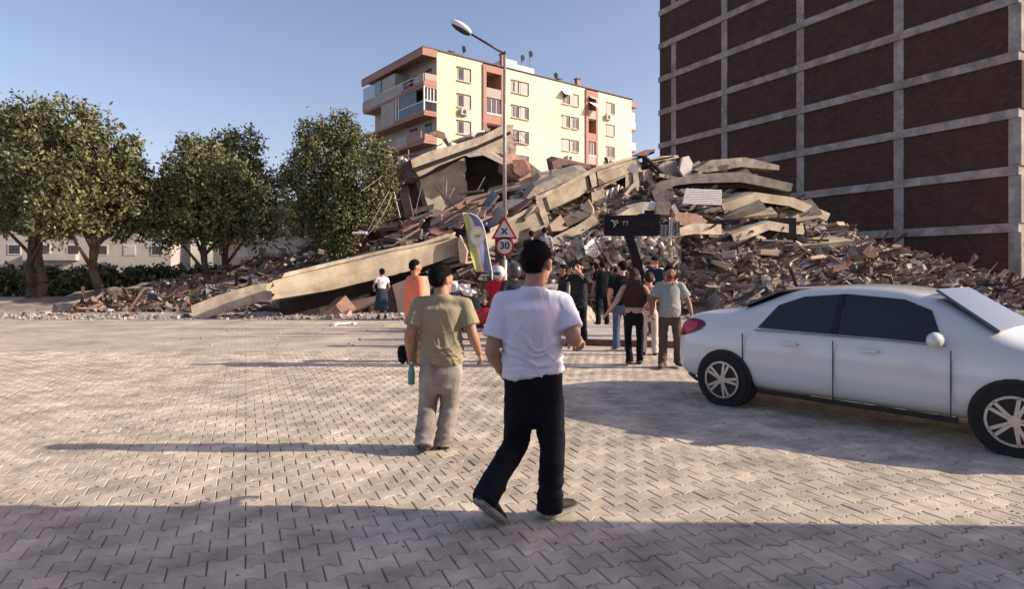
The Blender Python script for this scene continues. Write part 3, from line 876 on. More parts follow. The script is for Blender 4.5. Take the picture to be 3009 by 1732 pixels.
for k in range(260):
    x = rr.uniform(-8, 10); y = rr.uniform(12.5, 20)
    b.cur = rr.choices([0, 1, 2], [3, 2, 1])[0]; s = rr.uniform(.01, .035)
    chunk(b, (x, y, .0 + s * .4), (s * 1.4, s, s * .8), rand_rot(rr))
tag(b.build('gravel', RMATS), kind='stuff')

COL = {'concrete': 'grey', 'plaster_pale': 'pale beige', 'plaster': 'sandy beige', 'plaster_pink': 'pinkish', 'rubble_grey': 'dusty grey', 'tile_plum': 'plum', 'rubble_pink': 'pink', 'brick_red': 'brick red',
       'roof_sheet_grey': 'blue grey', 'rubble_beige': 'beige', 'old_wood': 'dark wooden'}
def colour_word(m): return COL.get(m, 'grey')
def landmark(x, y):
    px = CX + x / y * F
    for lim, w in ((700, 'at the far left foot of the ruin'), (960, 'between the low end of the long parapet and the trees'), (1120, 'just behind the parapet beside the nearest tree'), (1240, 'above the middle of the long parapet'),
                   (1350, 'left of the curved flag'), (1440, 'behind the curved flag'), (1520, 'behind the street lamp'), (1640, 'behind the two onlookers'), (1760, 'between the onlookers and the black sign'),
                   (1900, 'behind the black sign'), (2050, 'right of the black sign'), (2250, 'above the boot of the white car'), (2500, 'above the roof of the white car'), (9999, 'at the thin right end of the heap')):
        if px < lim: return w
# loose pieces big enough to count, lying on the heap
spots = []
for k in range(70):
    x = rr.uniform(-12, 15); y = rr.uniform(23.3, 30)
    z = hz(x, y)
    if z < .25: continue
    spots.append((x, y, z))
for (x, y, z) in spots:
    m_ = rr.choice(['concrete', 'plaster_pale', 'plaster_pink', 'rubble_grey', 'tile_plum'])
    b = MB(); d = (rr.uniform(.5, 1.3), rr.uniform(.35, .8), rr.uniform(.10, .22))
    chunk(b, (x, y, z + .18), d, rand_rot(rr, .4), .14)
    o = b.build('concrete_chunk', m_, base=True)
    tag(o, colour_word(m_) + ' chunk lying loose ' + landmark(x, y), 'rubble chunk', 'loose chunks on the rubble heap')

def pr(px, f): return at(px, 0, f(px)).y
def poly(pts, Y, d=0.0):
    return [at(px, py, (Y(px) if callable(Y) else Y) + d) for px, py in pts]
def rough_edge(pts, i0, i1, n, amp, seed):
    """break the straight edge between two outline corners into an uneven one"""
    g = random.Random(seed); a, c = pts[i0], pts[i1]
    mid = []
    for k in range(1, n):
        t = k / n; mid.append((a[0] + (c[0] - a[0]) * t + g.uniform(-amp, amp), a[1] + (c[1] - a[1]) * t + g.uniform(-amp, amp)))
    return pts[:i0 + 1] + mid + pts[i0 + 1:]

# larger floor plates lying with the slope of the collapse
gp = random.Random(91)
for k in range(44):
    x = gp.uniform(-9, 13); y = gp.uniform(24.2, 31); z = hz(x, y)
    if z < .6 or (-4.8 < x < -.2 and y > 27) or (-1.5 < x < 7.5 and y < 29.5): continue
    b = MB(); d = (gp.uniform(1.3, 3.0), gp.uniform(.8, 1.6), gp.uniform(.10, .2))
    rot = Matrix.Rotation(gp.gauss(-.28, .16), 3, 'Y') @ Matrix.Rotation(gp.gauss(.25, .2), 3, 'X') @ Matrix.Rotation(gp.uniform(-.4, .4), 3, 'Z')
    chunk(b, (x, y, z + .12), d, rot, .12)
    m_ = gp.choice(['concrete', 'plaster_pale', 'plaster', 'rubble_grey', 'plaster_pink']); o = b.build('floor_plate', m_, base=True)
    tag(o, 'large ' + colour_word(m_) + ' floor plate on the slope ' + landmark(x, y), 'rubble plate', 'large floor plates on the heap')

# ---- the long tilted parapet on the left
Y1 = lambda px: 22.6 + (px - 1150) * .0064
s1 = empty('collapsed_parapet', at(1150, 930, 22.9) * Vector((1, 1, 0)) if False else Vector((at(1150, 930, 22.9).x, 22.9, 0)))
tag(s1, 'long beige parapet wall sloping down leftward with a crack and dark gap beneath', 'collapsed wall', 'fallen walls of the collapsed building')
pts = [(1345, 748), (1346, 700), (1328, 690), (1240, 722), (1158, 738), (972, 783), (860, 810), (800, 826), (806, 840), (792, 852), (808, 866), (796, 882), (860, 872), (972, 853), (1099, 822), (1220, 793)]
b = MB(); b.prism(poly(rough_edge(pts, 14, 15, 8, 1.5, 1), Y1), (0.03, .3, 0)); b.build('wall_panel', 'plaster', s1)
cp = [(1334, 681), (1240, 712), (1158, 728), (972, 770), (880, 792), (836, 803), (828, 817), (880, 804), (972, 782.5), (1158, 737.5), (1240, 721.5), (1330, 691)]
b = MB(); b.prism(poly(rough_edge(cp, 0, 1, 8, 1.6, 2), Y1, -.06), (0.03, .48, 0)); b.build('coping', 'plaster_pale', s1)
b = MB(); b.prism(poly([(1350, 690), (1372, 735), (1368, 775), (1352, 772), (1345, 720)], lambda p: 23.3, .05), (.0, .8, 0)); b.build('broken_end', 'plaster_pink', s1)
sheet_l = [(560, 900), (640, 868), (742, 838), (786, 834), (780, 856), (788, 884), (700, 905), (600, 938), (566, 936)]
b = MB(); b.prism(poly(rough_edge(sheet_l, 5, 6, 4, 3, 7), lambda px: 20.8 + (px - 600) * .004), (0.05, .3, .03)); o = b.build('fallen_panel', 'plaster_pale', base=True)
tag(o, 'snapped off low end of the beige parapet lying further left on the ground', 'wall piece')
# crack: a wandering dark gap
ck = [(995, 834), (1010, 826), (1030, 822), (1046, 812), (1052, 804), (1066, 796), (1086, 785), (1098, 778), (1106, 774)]
for i in range(len(ck) - 1):
    w0, w1 = .012 + .012 * i / 8, .012 + .013 * (i + 1) / 8
    p = at(*ck[i], Y1(ck[i][0]) - .004); q = at(*ck[i + 1], Y1(ck[i + 1][0]) - .004)
    b = MB() if i == 0 else b
    b.add([p + Vector((0, 0, w0)), p - Vector((0, 0, w0)), q - Vector((0, 0, w1)), q + Vector((0, 0, w1))], [(0, 1, 2, 3)])
p = at(1103, 776, Y1(1103) - .003); b.prism([p + Vector((x, 0, z)) for x, z in ((-.08, -.02), (-.03, .08), (.06, .05), (.07, -.07), (0, -.03))], (0, .002, 0))
b.build('crack', 'crack', s1)
sl = [(1120, 748, 1), (1128, 762, 1), (1136, 756, 1), (1133, 747, 1)]
b = MB(); b.prism(poly([(x, y) for x, y, _ in sl], Y1, -.005), (0, .004, 0))
b.prism(poly([(1165, 738.5), (1240, 723), (1322, 698), (1322, 702), (1240, 729), (1165, 745)], Y1, -.004), (0, .003, 0))
b.build('chipped_edge', 'crack', s1)
# floor slab and dark room behind the wall
b = MB(); b.add(poly([(1350, 752), (1099, 824), (972, 855), (810, 890)], Y1, .25) + [v + Vector((.3, 5, .9)) for v in poly([(810, 890), (972, 855), (1099, 824), (1350, 752)], Y1, .25)], [(0, 1, 2, 3, 4, 5, 6, 7)])
b.build('floor_slab', 'concrete_dark', s1)
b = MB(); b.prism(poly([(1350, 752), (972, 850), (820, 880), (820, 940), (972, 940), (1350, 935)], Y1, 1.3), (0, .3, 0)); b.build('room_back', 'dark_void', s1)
# lower pieces under it
s1b = [(1013, 890), (1104, 870), (1122, 872), (1104, 886), (1060, 905), (1008, 925), (960, 940), (890, 948), (870, 930), (930, 908)]
b = MB(); b.prism(poly(rough_edge(s1b, 3, 4, 4, 2, 4), 22.5), (0.1, .8, -.05)); o = b.build('fallen_panel', 'plaster_pink', base=True)
tag(o, 'pinkish wall wedge lying on the ground under the long tilted parapet', 'wall piece')
b = MB(); b.prism(poly([(1152, 838), (1192, 822), (1238, 812), (1242, 924), (1170, 926), (1163, 880)], 22.9), (.25, .35, 0)); o = b.build('fallen_panel', 'plaster_pink', base=True)
tag(o, 'upright pinkish panel propping the right end of the long parapet behind the man in orange', 'wall piece')
b = MB(); b.prism(poly([(1122, 850), (1152, 838), (1163, 880), (1168, 926), (1135, 930)], 23.1), (.1, .5, 0)); o = b.build('fallen_panel', 'concrete_dark', base=True)
tag(o, 'dark broken concrete panel next to the upright pinkish one', 'wall piece')
b = MB()
chunk(b, at(1000, 905, 22.0), (.5, .5, .42), rand_rot(rr), .3); chunk(b, at(985, 925, 21.8), (.4, .35, .3), rand_rot(rr), .3); chunk(b, at(1020, 928, 21.9), (.3, .3, .2), rand_rot(rr), .3)
o = b.build('rubble_lump', 'rubble_pink', base=True); tag(o, 'rounded pink brown lump of rubble at the left foot of the parapet', 'rubble lump')
b = MB(); b.tube(at(1036, 686, 24.3), at(1078, 685, 24.3), .05, .06, 10); o = b.build('white_pipe', 'white_sheet', base=True); tag(o, 'short white pipe end sticking out of rubble before the tree', 'pipe')

# ---- upper storey block with roof slab, big hole and shaded left end
Y2 = lambda px: 29.4 + (px - 1230) * .0075
s2 = empty('collapsed_storey', Vector((at(1350, 0, 30.5).x, 30.5, 4.2)))
tag(s2, 'upper storey block leaning left with thick beige roof edge and a large dark hole', 'collapsed storey', 'fallen walls of the collapsed building')
D = Vector((-2.3, 3.2, .25))
roof = [(1207, 470), (1213, 494), (1300, 464), (1400, 428), (1500, 384), (1510, 366), (1480, 366), (1420, 398), (1330, 427), (1262, 444)]
b = MB(); b.prism(poly(rough_edge(roof, 9, 0, 1, 0, 1) , Y2, -.35), (-.2, 5.0, .3)); b.build('roof_slab', 'plaster_pale', s2)
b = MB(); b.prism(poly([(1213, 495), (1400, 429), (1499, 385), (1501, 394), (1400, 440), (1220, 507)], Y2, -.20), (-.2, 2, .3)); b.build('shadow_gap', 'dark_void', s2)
b = MB(); b.prism(poly([(1222, 506), (1400, 439), (1500, 393), (1516, 400), (1518, 440), (1512, 462), (1440, 446), (1362, 458), (1290, 487), (1232, 522)], Y2, -.18), (-.6, .7, .1)); b.build('lintel_band', 'plaster_pale', s2)
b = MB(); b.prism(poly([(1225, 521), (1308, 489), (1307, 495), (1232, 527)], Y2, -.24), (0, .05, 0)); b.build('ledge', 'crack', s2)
wall = [(1233, 526), (1300, 500), (1364, 462), (1371, 500), (1360, 516), (1372, 535), (1374, 570), (1340, 600), (1300, 625), (1262, 622)]
b = MB(); b.prism(poly(wall, Y2), (-.25, .3, 0)); b.build('wall_panel', 'plaster', s2)
# inside of the hole
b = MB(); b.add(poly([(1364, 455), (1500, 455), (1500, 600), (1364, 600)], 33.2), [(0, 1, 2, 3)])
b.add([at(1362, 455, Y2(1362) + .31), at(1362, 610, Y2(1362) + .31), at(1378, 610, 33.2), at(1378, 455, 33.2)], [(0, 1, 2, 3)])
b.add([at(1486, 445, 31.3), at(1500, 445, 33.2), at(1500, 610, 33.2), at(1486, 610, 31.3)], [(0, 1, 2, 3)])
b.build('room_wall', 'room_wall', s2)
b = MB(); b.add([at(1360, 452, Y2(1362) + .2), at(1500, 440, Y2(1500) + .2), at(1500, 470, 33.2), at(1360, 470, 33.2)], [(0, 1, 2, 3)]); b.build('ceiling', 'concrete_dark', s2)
# shaded left end, one storey deep
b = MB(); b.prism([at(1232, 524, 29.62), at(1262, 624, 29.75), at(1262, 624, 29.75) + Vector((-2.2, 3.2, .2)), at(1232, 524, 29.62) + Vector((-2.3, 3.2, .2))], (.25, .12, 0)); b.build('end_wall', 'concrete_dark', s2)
b = MB(); b.prism([at(1208, 468, 29.2), at(1214, 505, 29.2), at(1233, 528, 29.4), at(1150, 552, 31), at(1123, 530, 31.6), at(1128, 500, 31.6)], (.1, 1.5, .05)); b.build('broken_eave', 'tile_plum', s2)
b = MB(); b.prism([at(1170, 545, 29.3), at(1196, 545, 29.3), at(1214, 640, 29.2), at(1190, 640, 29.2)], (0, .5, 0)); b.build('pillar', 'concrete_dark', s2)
for (a, c_) in (((1152, 540), (1176, 640)), ((1240, 540), (1220, 625)), ((1425, 520), (1400, 565))):
    b = MB(); b.tube(at(*a, 29.0), at(*c_, 28.8), .02, .02, 5); b.build('pipe', 'galvanised', s2)
# bitten roof sheets over the hole and right of it
def sheet(name, pts, Y, m, label, cat, vec=(0, .12, 0.02), grp=None):
    c0 = sum(p[0] for p in pts) / len(pts)
    b = MB(); b.prism(poly(pts, lambda px: Y + (px - c0) * .007), vec); o = b.build(name, m, base=True); tag(o, label, cat, grp); return o
sheet('roof_sheet', [(1368, 457), (1400, 446), (1440, 448), (1482, 470), (1482, 486), (1452, 472), (1420, 456), (1380, 462)], 29.2, 'rubble_grey', 'bent pale sheet sagging across the top of the dark hole', 'roof sheet', (0, 1.2, .3))
sheet('broken_wall', [(1482, 452), (1520, 456), (1556, 478), (1560, 520), (1540, 538), (1506, 520), (1482, 500)], 30.4, 'rubble_pink', 'broken pinkish wall standing right of the lamp post and dark hole', 'wall piece', (-.3, .6, 0))
sheet('broken_wall', [(1556, 478), (1590, 505), (1640, 500), (1640, 532), (1590, 548), (1560, 540)], 31.0, 'rubble_grey', 'grey leaning roof piece in the notch below the yellow block', 'wall piece', (0, 1.4, .2))
rt = sheet('roof_piece', [(1622, 475), (1640, 466), (1700, 478), (1735, 486), (1740, 500), (1690, 508), (1630, 512)], 31.5, 'tile_plum', 'plum red tiled roof piece lying on top of the ridge', 'roof piece', (-.2, 1.8, .45))
sheet('broken_plate', [(1505, 470), (1540, 468), (1556, 500), (1530, 520), (1510, 505)], 30.0, 'brick_red', 'broken red brick patch beside the lamp post', 'wall piece', (.1, .4, 0))
# left white sacks on the eave and stuff on the roof
b = MB()
for (px, py, r_) in ((1148, 470, .2), (1160, 474, .22), (1175, 468, .2), (1188, 472, .16), (1140, 462, .18)):
    b.ell(at(px, py, 30.2), (r_ * 1.3, r_, r_ * .8), Matrix.Rotation(px, 3, 'Y'), 10, 7)
o = b.build('white_sacks', 'white_sheet', smooth=True, base=True); tag(o, 'crumpled white sacks heaped on the broken eave at the tree side', 'sacks')
b = MB(); b.prism([at(1115, 480, 30.8), at(1150, 455, 30.8), at(1160, 500, 30.8), at(1130, 500, 30.8)], (.2, .8, .1)); o = b.build('broken_wall', 'rubble_grey', base=True); tag(o, 'small grey slab end behind the white sacks', 'wall piece')
roofbits = [
 ('bent_cover', [(1262, 390), (1285, 382), (1312, 392), (1326, 420), (1316, 432), (1296, 405), (1275, 398)], 31.0, 'old_wood', 'dark curved cover standing bent on the tilted roof', 'roof debris'),
 ('white_rail', [(1306, 392), (1312, 390), (1332, 436), (1326, 440)], 30.6, 'white_sheet', 'pale bent bar leaning on the tilted roof beside the dark cover', 'rail'),
 ('torn_sheet', [(1325, 414), (1370, 398), (1410, 382), (1440, 376), (1436, 388), (1400, 402), (1345, 420)], 30.9, 'rubble_grey', 'torn grey sheet lying along the top of the tilted roof', 'roof debris'),
 ('white_rail', [(1385, 395), (1400, 384), (1425, 381), (1422, 387), (1402, 390), (1390, 401)], 30.5, 'white_sheet', 'curled white strip on the torn sheet', 'strip'),
 ('orange_board', [(1418, 352), (1424, 350), (1436, 384), (1428, 386)], 30.9, 'rubble_pink', 'narrow orange pink board standing up from the roof edge', 'board'),
]
for nm, pts_, Y_, m_, lab, cat in roofbits: sheet(nm, pts_, Y_, m_, lab, cat, (0, .25, 0))
for (a, c_, lab) in (((1180, 458), (1215, 454), 'thin horizontal bar beside the white sacks'), ((1200, 440), (1200, 478), 'thin post standing beside the white sacks'), ((1225, 455), (1300, 422), 'long thin rod rising along the roof top')):
    b = MB(); b.tube(at(*a, 30.2), at(*c_, 30.2), .03, .03, 6); o = b.build('metal_bar', 'galvanised', base=True); tag(o, lab, 'bar')

# ---- long facade strip rising to the right
Y3 = lambda px: 25.4 + (px - 1420) * .0085
s3 = empty('collapsed_facade', Vector((at(1700, 0, 27.8).x, 27.8, 3.0)))
tag(s3, 'long beige facade strip with pilasters and window hole fallen diagonally up to the right', 'collapsed facade', 'fallen walls of the collapsed building')
def f3(name, m, pts, d=0.0, th=.3):
    b = MB(); b.prism(poly(pts, Y3, d), (.05, th, 0)); return b.build(name, m, s3)
f3('wall_panel', 'plaster', [(1420, 690), (1500, 650), (1571, 612), (1590, 606), (1612, 652), (1618, 678), (1560, 700), (1500, 724), (1440, 745)])
f3('ledge', 'plaster_pale', [(1440, 672), (1500, 640), (1566, 604), (1578, 603), (1572, 614), (1500, 652), (1440, 684)], -.12, .5)
f3('wall_panel', 'plaster', [(1610, 575), (1725, 512), (1733, 520), (1737, 552), (1700, 578), (1640, 606), (1612, 618), (1598, 590)])
f3('wall_panel', 'plaster', [(1753, 500), (1820, 475), (1868, 462), (1885, 480), (1884, 496), (1838, 513), (1760, 545)])
f3('ledge', 'plaster_pale', [(1570, 580), (1640, 548), (1754, 489), (1854, 460), (1860, 466), (1757, 500), (1645, 558), (1578, 590)], -.15, .9)
f3('pilaster', 'plaster_pale', [(1574, 590), (1592, 582), (1604, 620), (1612, 655), (1600, 660), (1586, 628)], -.1, .35)
f3('pilaster', 'plaster_pale', [(1729, 504), (1748, 496), (1756, 545), (1740, 552)], -.1, .35)
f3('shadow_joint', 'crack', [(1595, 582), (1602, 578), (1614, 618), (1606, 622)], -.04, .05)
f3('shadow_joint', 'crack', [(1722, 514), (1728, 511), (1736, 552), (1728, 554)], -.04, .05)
# lower row with the window hole
f3('wall_panel', 'plaster', [(1737, 558), (1772, 544), (1778, 575), (1778, 596), (1790, 612), (1752, 630), (1742, 622)])
f3('wall_panel', 'plaster', [(1772, 544), (1838, 515), (1836, 519), (1774, 549)])
f3('wall_panel', 'plaster', [(1838, 514), (1862, 505), (1868, 540), (1868, 576), (1790, 612), (1779, 597), (1838, 570)])
f3('pilaster', 'plaster_pale', [(1858, 500), (1882, 492), (1892, 566), (1868, 578)], -.12, .35)
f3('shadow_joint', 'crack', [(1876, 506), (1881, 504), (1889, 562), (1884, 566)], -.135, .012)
f3('wall_panel', 'plaster', [(1887, 502), (1910, 496), (1918, 512), (1921, 545), (1894, 562)])
f3('ledge', 'plaster_pale', [(1752, 633), (1800, 612), (1870, 580), (1882, 590), (1880, 594), (1868, 587), (1756, 640)], -.2, .7)
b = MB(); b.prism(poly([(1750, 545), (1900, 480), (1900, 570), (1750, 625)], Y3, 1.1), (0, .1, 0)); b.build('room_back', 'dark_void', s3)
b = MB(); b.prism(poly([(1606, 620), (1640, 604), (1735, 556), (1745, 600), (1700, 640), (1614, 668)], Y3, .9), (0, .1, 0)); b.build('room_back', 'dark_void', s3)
# floor slab running back from the strip
b = MB(); b.add(poly([(1571, 582), (1754, 491), (1854, 462)], Y3, .4) + [v + Vector((-.4, 4.5, .25)) for v in poly([(1854, 462), (1754, 491), (1571, 582)], Y3, .4)], [(0, 1, 2, 3, 4, 5)])
b.build('floor_slab', 'concrete', s3)
# crumpled curtain hanging out of the window hole
b = MB(); gx, gz = 12, 9; vs = []
for j in range(gz):
    for i in range(gx):
        px = 1772 + 48 * i / 11 + 6 * j / 8; py = 566 - 24 * i / 11 + 34 * j / 8 - (8 if i > 8 else 0) * (j / 8)
        vs.append(at(px, py, Y3(px) + .12 + .14 * math.sin(i * 1.7 + j * .6) + rr.uniform(-.03, .03)))
b.add(vs, [(j * gx + i, j * gx + i + 1, (j + 1) * gx + i + 1, (j + 1) * gx + i) for j in range(gz - 1) for i in range(gx - 1)])
o = b.build('curtain', 'cloth_white', base=True); tag(o, 'crumpled white curtain in the window hole of the fallen facade', 'curtain')
# lower sagging slab
s4 = empty('sagging_slab', Vector((at(1680, 0, 25.6).x, 25.6, 2.2)))
tag(s4, 'beige slab sagging below the fallen facade just above the two onlookers', 'collapsed slab', 'fallen walls of the collapsed building')
b = MB(); b.prism(poly([(1600, 712), (1640, 690), (1700, 660), (1738, 634), (1752, 640), (1764, 655), (1750, 664), (1700, 692), (1632, 729), (1606, 738)], lambda p: 25.6 + (p - 1690) * .007), (.1, 1.6, .1)); b.build('slab', 'plaster', s4)
b = MB(); b.prism(poly([(1654, 640), (1680, 626), (1722, 622), (1735, 632), (1700, 652), (1668, 668)], 26.2), (.1, .3, 0)); b.build('wall_panel', 'plaster_pink', s4)
b = MB(); b.prism(poly([(1708, 612), (1728, 585), (1742, 612), (1742, 628), (1722, 625)], 26.2), (.1, .3, 0)); b.build('wall_panel', 'plaster_pale', s4)
b = MB(); b.prism(poly([(1672, 678), (1694, 660), (1692, 664), (1678, 678)], 25.58), (0, .015, 0)); b.build('crack', 'crack', s4)
sheet('broken_wall', [(1615, 660), (1648, 630), (1652, 640), (1660, 652), (1650, 664), (1672, 668), (1650, 678), (1622, 680)], 25.5, 'plaster_pink', 'jagged pink wall fragment between facade strip and sagging slab', 'wall piece', (0, .5, 0))
# steel bars at the top right end
for (a, c_, r_) in (((1862, 470), (1922, 447), .07), ((1895, 462), (1958, 520), .09), ((1880, 480), (1980, 460), .05), ((1895, 478), (1950, 530), .06), ((1890, 455), (1895, 490), .09)):
    b = MB(); b.tube(at(*a, 29.3), at(*c_, 29.3), r_, r_ * .8, 6); o = b.build('bent_beam', 'dark_void', base=True)
    tag(o, 'dark bent steel beam at the top right end of the fallen facade', 'beam', 'bent beams at the facade end')
sheet('roof_flap', [(1862, 455), (1895, 440), (1926, 438), (1922, 450), (1890, 458)], 29.2, 'tile_plum', 'thin dark roof flap cocked up at the ridge end against the sky', 'roof piece', (0, .6, .05))
sheet('broken_plate', [(1842, 498), (1858, 478), (1880, 492), (1862, 512)], 28.2, 'roof_sheet_grey', 'square grey plate stuck on the fallen facade above the window hole', 'plate', (0, .08, 0))
# slabs on the slope behind the strip
sheet('fallen_panel', [(1540, 590), (1572, 548), (1630, 522), (1700, 500), (1726, 502), (1716, 512), (1640, 548), (1580, 582)], 28.6, 'rubble_beige', 'ribbed beige roof panel lying on the slope just above the fallen facade strip', 'wall piece', (-.1, 1.6, .5))
sheet('fallen_panel', [(1560, 545), (1590, 520), (1650, 508), (1690, 498), (1660, 515), (1600, 540)], 29.6, 'plaster_pink', 'pinkish panel higher up the slope behind the ribbed beige one', 'wall piece', (-.1, 1.2, .4))
sheet('fallen_panel', [(1380, 640), (1430, 618), (1500, 600), (1560, 592), (1566, 600), (1500, 628), (1430, 662), (1390, 668)], 26.7, 'roof_sheet_grey', 'dark grey sheet on the slope to both sides of the lamp post', 'roof sheet', (0, 1.2, .35))
sheet('fallen_panel', [(1300, 622), (1360, 590), (1450, 572), (1466, 582), (1400, 606), (1330, 640)], 28.3, 'rubble_pink', 'pink plaster panel lying right below the dark hole', 'wall piece', (0, 1.2, .3))
sheet('fallen_panel', [(1800, 640), (1850, 612), (1900, 600), (1960, 600), (1950, 622), (1880, 628), (1820, 655)], 26.4, 'plaster_pale', 'pale slab showing just above the top of the black sign', 'wall piece', (0, 1.0, .2))
# right-hand slabs
Y5 = 26.5
s5 = empty('fallen_slab', Vector((at(2050, 0, Y5).x, Y5, 3.0)))
tag(s5, 'long pale slab lying across the right of the ruin below the brick tower', 'collapsed slab', 'fallen walls of the collapsed building')
b = MB(); b.prism(poly([(1921, 545), (1960, 528), (2043, 512), (2180, 505), (2330, 540), (2325, 562), (2180, 535), (2043, 538), (1985, 545), (1930, 572)], Y5 + 1.5), (.1, 2.4, .2)); b.build('slab', 'plaster_pale', s5)
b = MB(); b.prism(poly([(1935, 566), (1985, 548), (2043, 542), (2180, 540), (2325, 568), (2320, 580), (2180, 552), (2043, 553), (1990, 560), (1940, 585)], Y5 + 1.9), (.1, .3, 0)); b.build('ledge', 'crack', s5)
b = MB(); b.prism(poly([(1915, 560), (1975, 552), (1990, 580), (1960, 600), (1925, 590)], Y5 + 1.2), (.1, .5, 0)); b.build('broken_web', 'rubble_grey', s5)
# layered dark floors under it
s6 = empty('pancaked_floors', Vector((at(2080, 0, 25.6).x, 25.6, 0)))
tag(s6, 'dark stack of flattened floor layers behind the people on the right', 'collapsed floors', 'fallen walls of the collapsed building')
g6 = random.Random(12)
for k in range(9):
    py0 = 690 + k * 26
    b = MB(); q = [(1760 - 4 * k if k > 3 else 1955, py0 + g6.uniform(0, 8)), (2330, py0 + 14 + g6.uniform(-8, 8)), (2330, py0 + 22), (1760 if k > 3 else 1955, py0 + 12)]
    b.prism(poly(q, 24.9 + g6.uniform(-.3, .3)), (.1, 2.5, .05)); b.build('floor_layer', ['rubble_grey', 'concrete_dark', 'concrete'][k % 3], s6)
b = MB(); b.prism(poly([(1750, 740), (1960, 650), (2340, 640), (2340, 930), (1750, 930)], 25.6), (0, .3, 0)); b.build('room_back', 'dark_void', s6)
sheet('rusty_panel', [(1984, 625), (2050, 630), (2080, 650), (2060, 668), (2000, 662), (1982, 645)], 24.6, 'rubble_pink', 'rust brown panel jutting out at the right of the ruin', 'panel', (0, .7, .1))
sheet('fallen_panel', [(1993, 672), (2040, 655), (2120, 660), (2120, 690), (2040, 688), (2000, 694)], 24.3, 'plaster_pale', 'beige slab end below the rust brown panel', 'wall piece', (0, .9, 0))
# white corrugated sheet: countable ribs
cs = empty('corrugated_sheet', Vector((at(2060, 0, 25).x, 25, 3.5))); tag(cs, 'white corrugated sheet leaning at the far right of the ruin', 'metal sheet')
for k in range(9):
    z0 = 557 + k * 5; b = MB(); b.tube(at(2014 - k, z0, 25), at(2120, z0 + 4, 25.2), .035, .035, 8); b.build('corrugation', 'white_sheet', cs)
# white and beige boxes above the dark sign
def boxy(name, c, d, m, rot, lab, cat):
    b = MB(); b.box(c, d, rot); o = b.build(name, m, base=True); tag(o, lab, cat); return o
boxy('cabinet', at(1946, 613, 24.6), (.52, .4, .5), 'plaster_pale', Matrix.Rotation(.1, 3, 'Y'), 'beige household cabinet stranded above the dark sign', 'cabinet')
boxy('cabinet', at(1916, 604, 24.8), (.22, .3, .3), 'white_sheet', Matrix.Rotation(.3, 3, 'Y'), 'small white box left of the beige cabinet', 'box')
boxy('white_board', at(1883, 612, 24.5), (.09, .1, .34), 'white_paint', Matrix.Rotation(-.05, 3, 'Y'), 'narrow white board upright behind the sign top', 'board')
boxy('white_board', at(1983, 615, 24.3), (.16, .1, .36), 'white_sheet', Matrix.Rotation(-.5, 3, 'Y'), 'tilted white board right of the beige cabinet', 'board')
sheet('leaning_plate', [(1716, 722), (1740, 702), (1768, 712), (1772, 742), (1748, 758), (1722, 748)], 22.7, 'cloth_white', 'pinkish white rounded plate leaning in the debris above the crowd', 'plate', (0, .05, 0))
# hanging grey cloth strips
for k, (px, py0, py1, w) in enumerate(((1862, 690, 800, 20), (1890, 700, 812, 26), (1922, 700, 806, 24), (1952, 660, 790, 22), (1974, 640, 760, 18), (1990, 650, 812, 20))):
    b = MB(); vs = []; g = 7; h = 14
    for j in range(h):
        t = j / (h - 1)
        for i in range(g):
            s_ = i / (g - 1) - .5
            vs.append(at(px + s_ * w * (1 + .25 * math.sin(3 * t + k)) + 6 * math.sin(t * 2.2 + k) * t, py0 + (py1 - py0) * t, 23.4 + .12 * math.sin(i * 1.9 + k) + .1 * t))
    b.add(vs, [(j * g + i, j * g + i + 1, (j + 1) * g + i + 1, (j + 1) * g + i) for j in range(h - 1) for i in range(g - 1)])
    o = b.build('hanging_cloth', 'cloth_grey' if k != 4 else 'cloth_white', base=True, smooth=True)
    tag(o, ['grey cloth strip hanging right beside the leaning sign post', 'wide grey cloth strip second from the leaning sign post', 'grey cloth strip third from the leaning sign post', 'long grey cloth strip below the beige cabinet', 'short pale cloth strip hanging highest right of the black sign', 'last grey cloth strip farthest right from the black sign'][k], 'hanging cloth', 'hanging cloth strips')
# splayed reinforcement and rafters in front of the beige wall
for k, (a, c_) in enumerate((((1280, 548), (1308, 586)), ((1311, 530), (1309, 584)), ((1335, 552), (1318, 580)), ((1312, 585), (1358, 628)), ((1290, 620), (1350, 650)),
                ((1275, 640), (1345, 612)), ((1285, 655), (1355, 640)), ((1270, 668), (1340, 652)), ((1360, 600), (1480, 560)), ((1400, 640), (1560, 590)), ((1350, 570), (1420, 560)))):
    b = MB(); r_ = .045 if k < 4 else .06
    b.tube(at(*a, 27.6), at(*c_, 27.4), r_, r_, 6); o = b.build('splintered_rafter', 'old_wood', base=True)
    tag(o, 'splintered rafter ' + ['leaning left, of the fan before the beige wall', 'standing upright in the middle of the fan before the beige wall', 'leaning right, of the fan before the beige wall', 'running down right from the foot of the fan', 'sloping down just left of the foot of the fan', 'rising right, topmost of three below the fan', 'rising right, middle of three below the fan', 'rising right, lowest of three below the fan', 'crossing low in front of the dark hole', 'longest, passing behind the lamp post', 'short one ending at the lower edge of the dark hole'][k], 'rafter', 'splintered rafters')
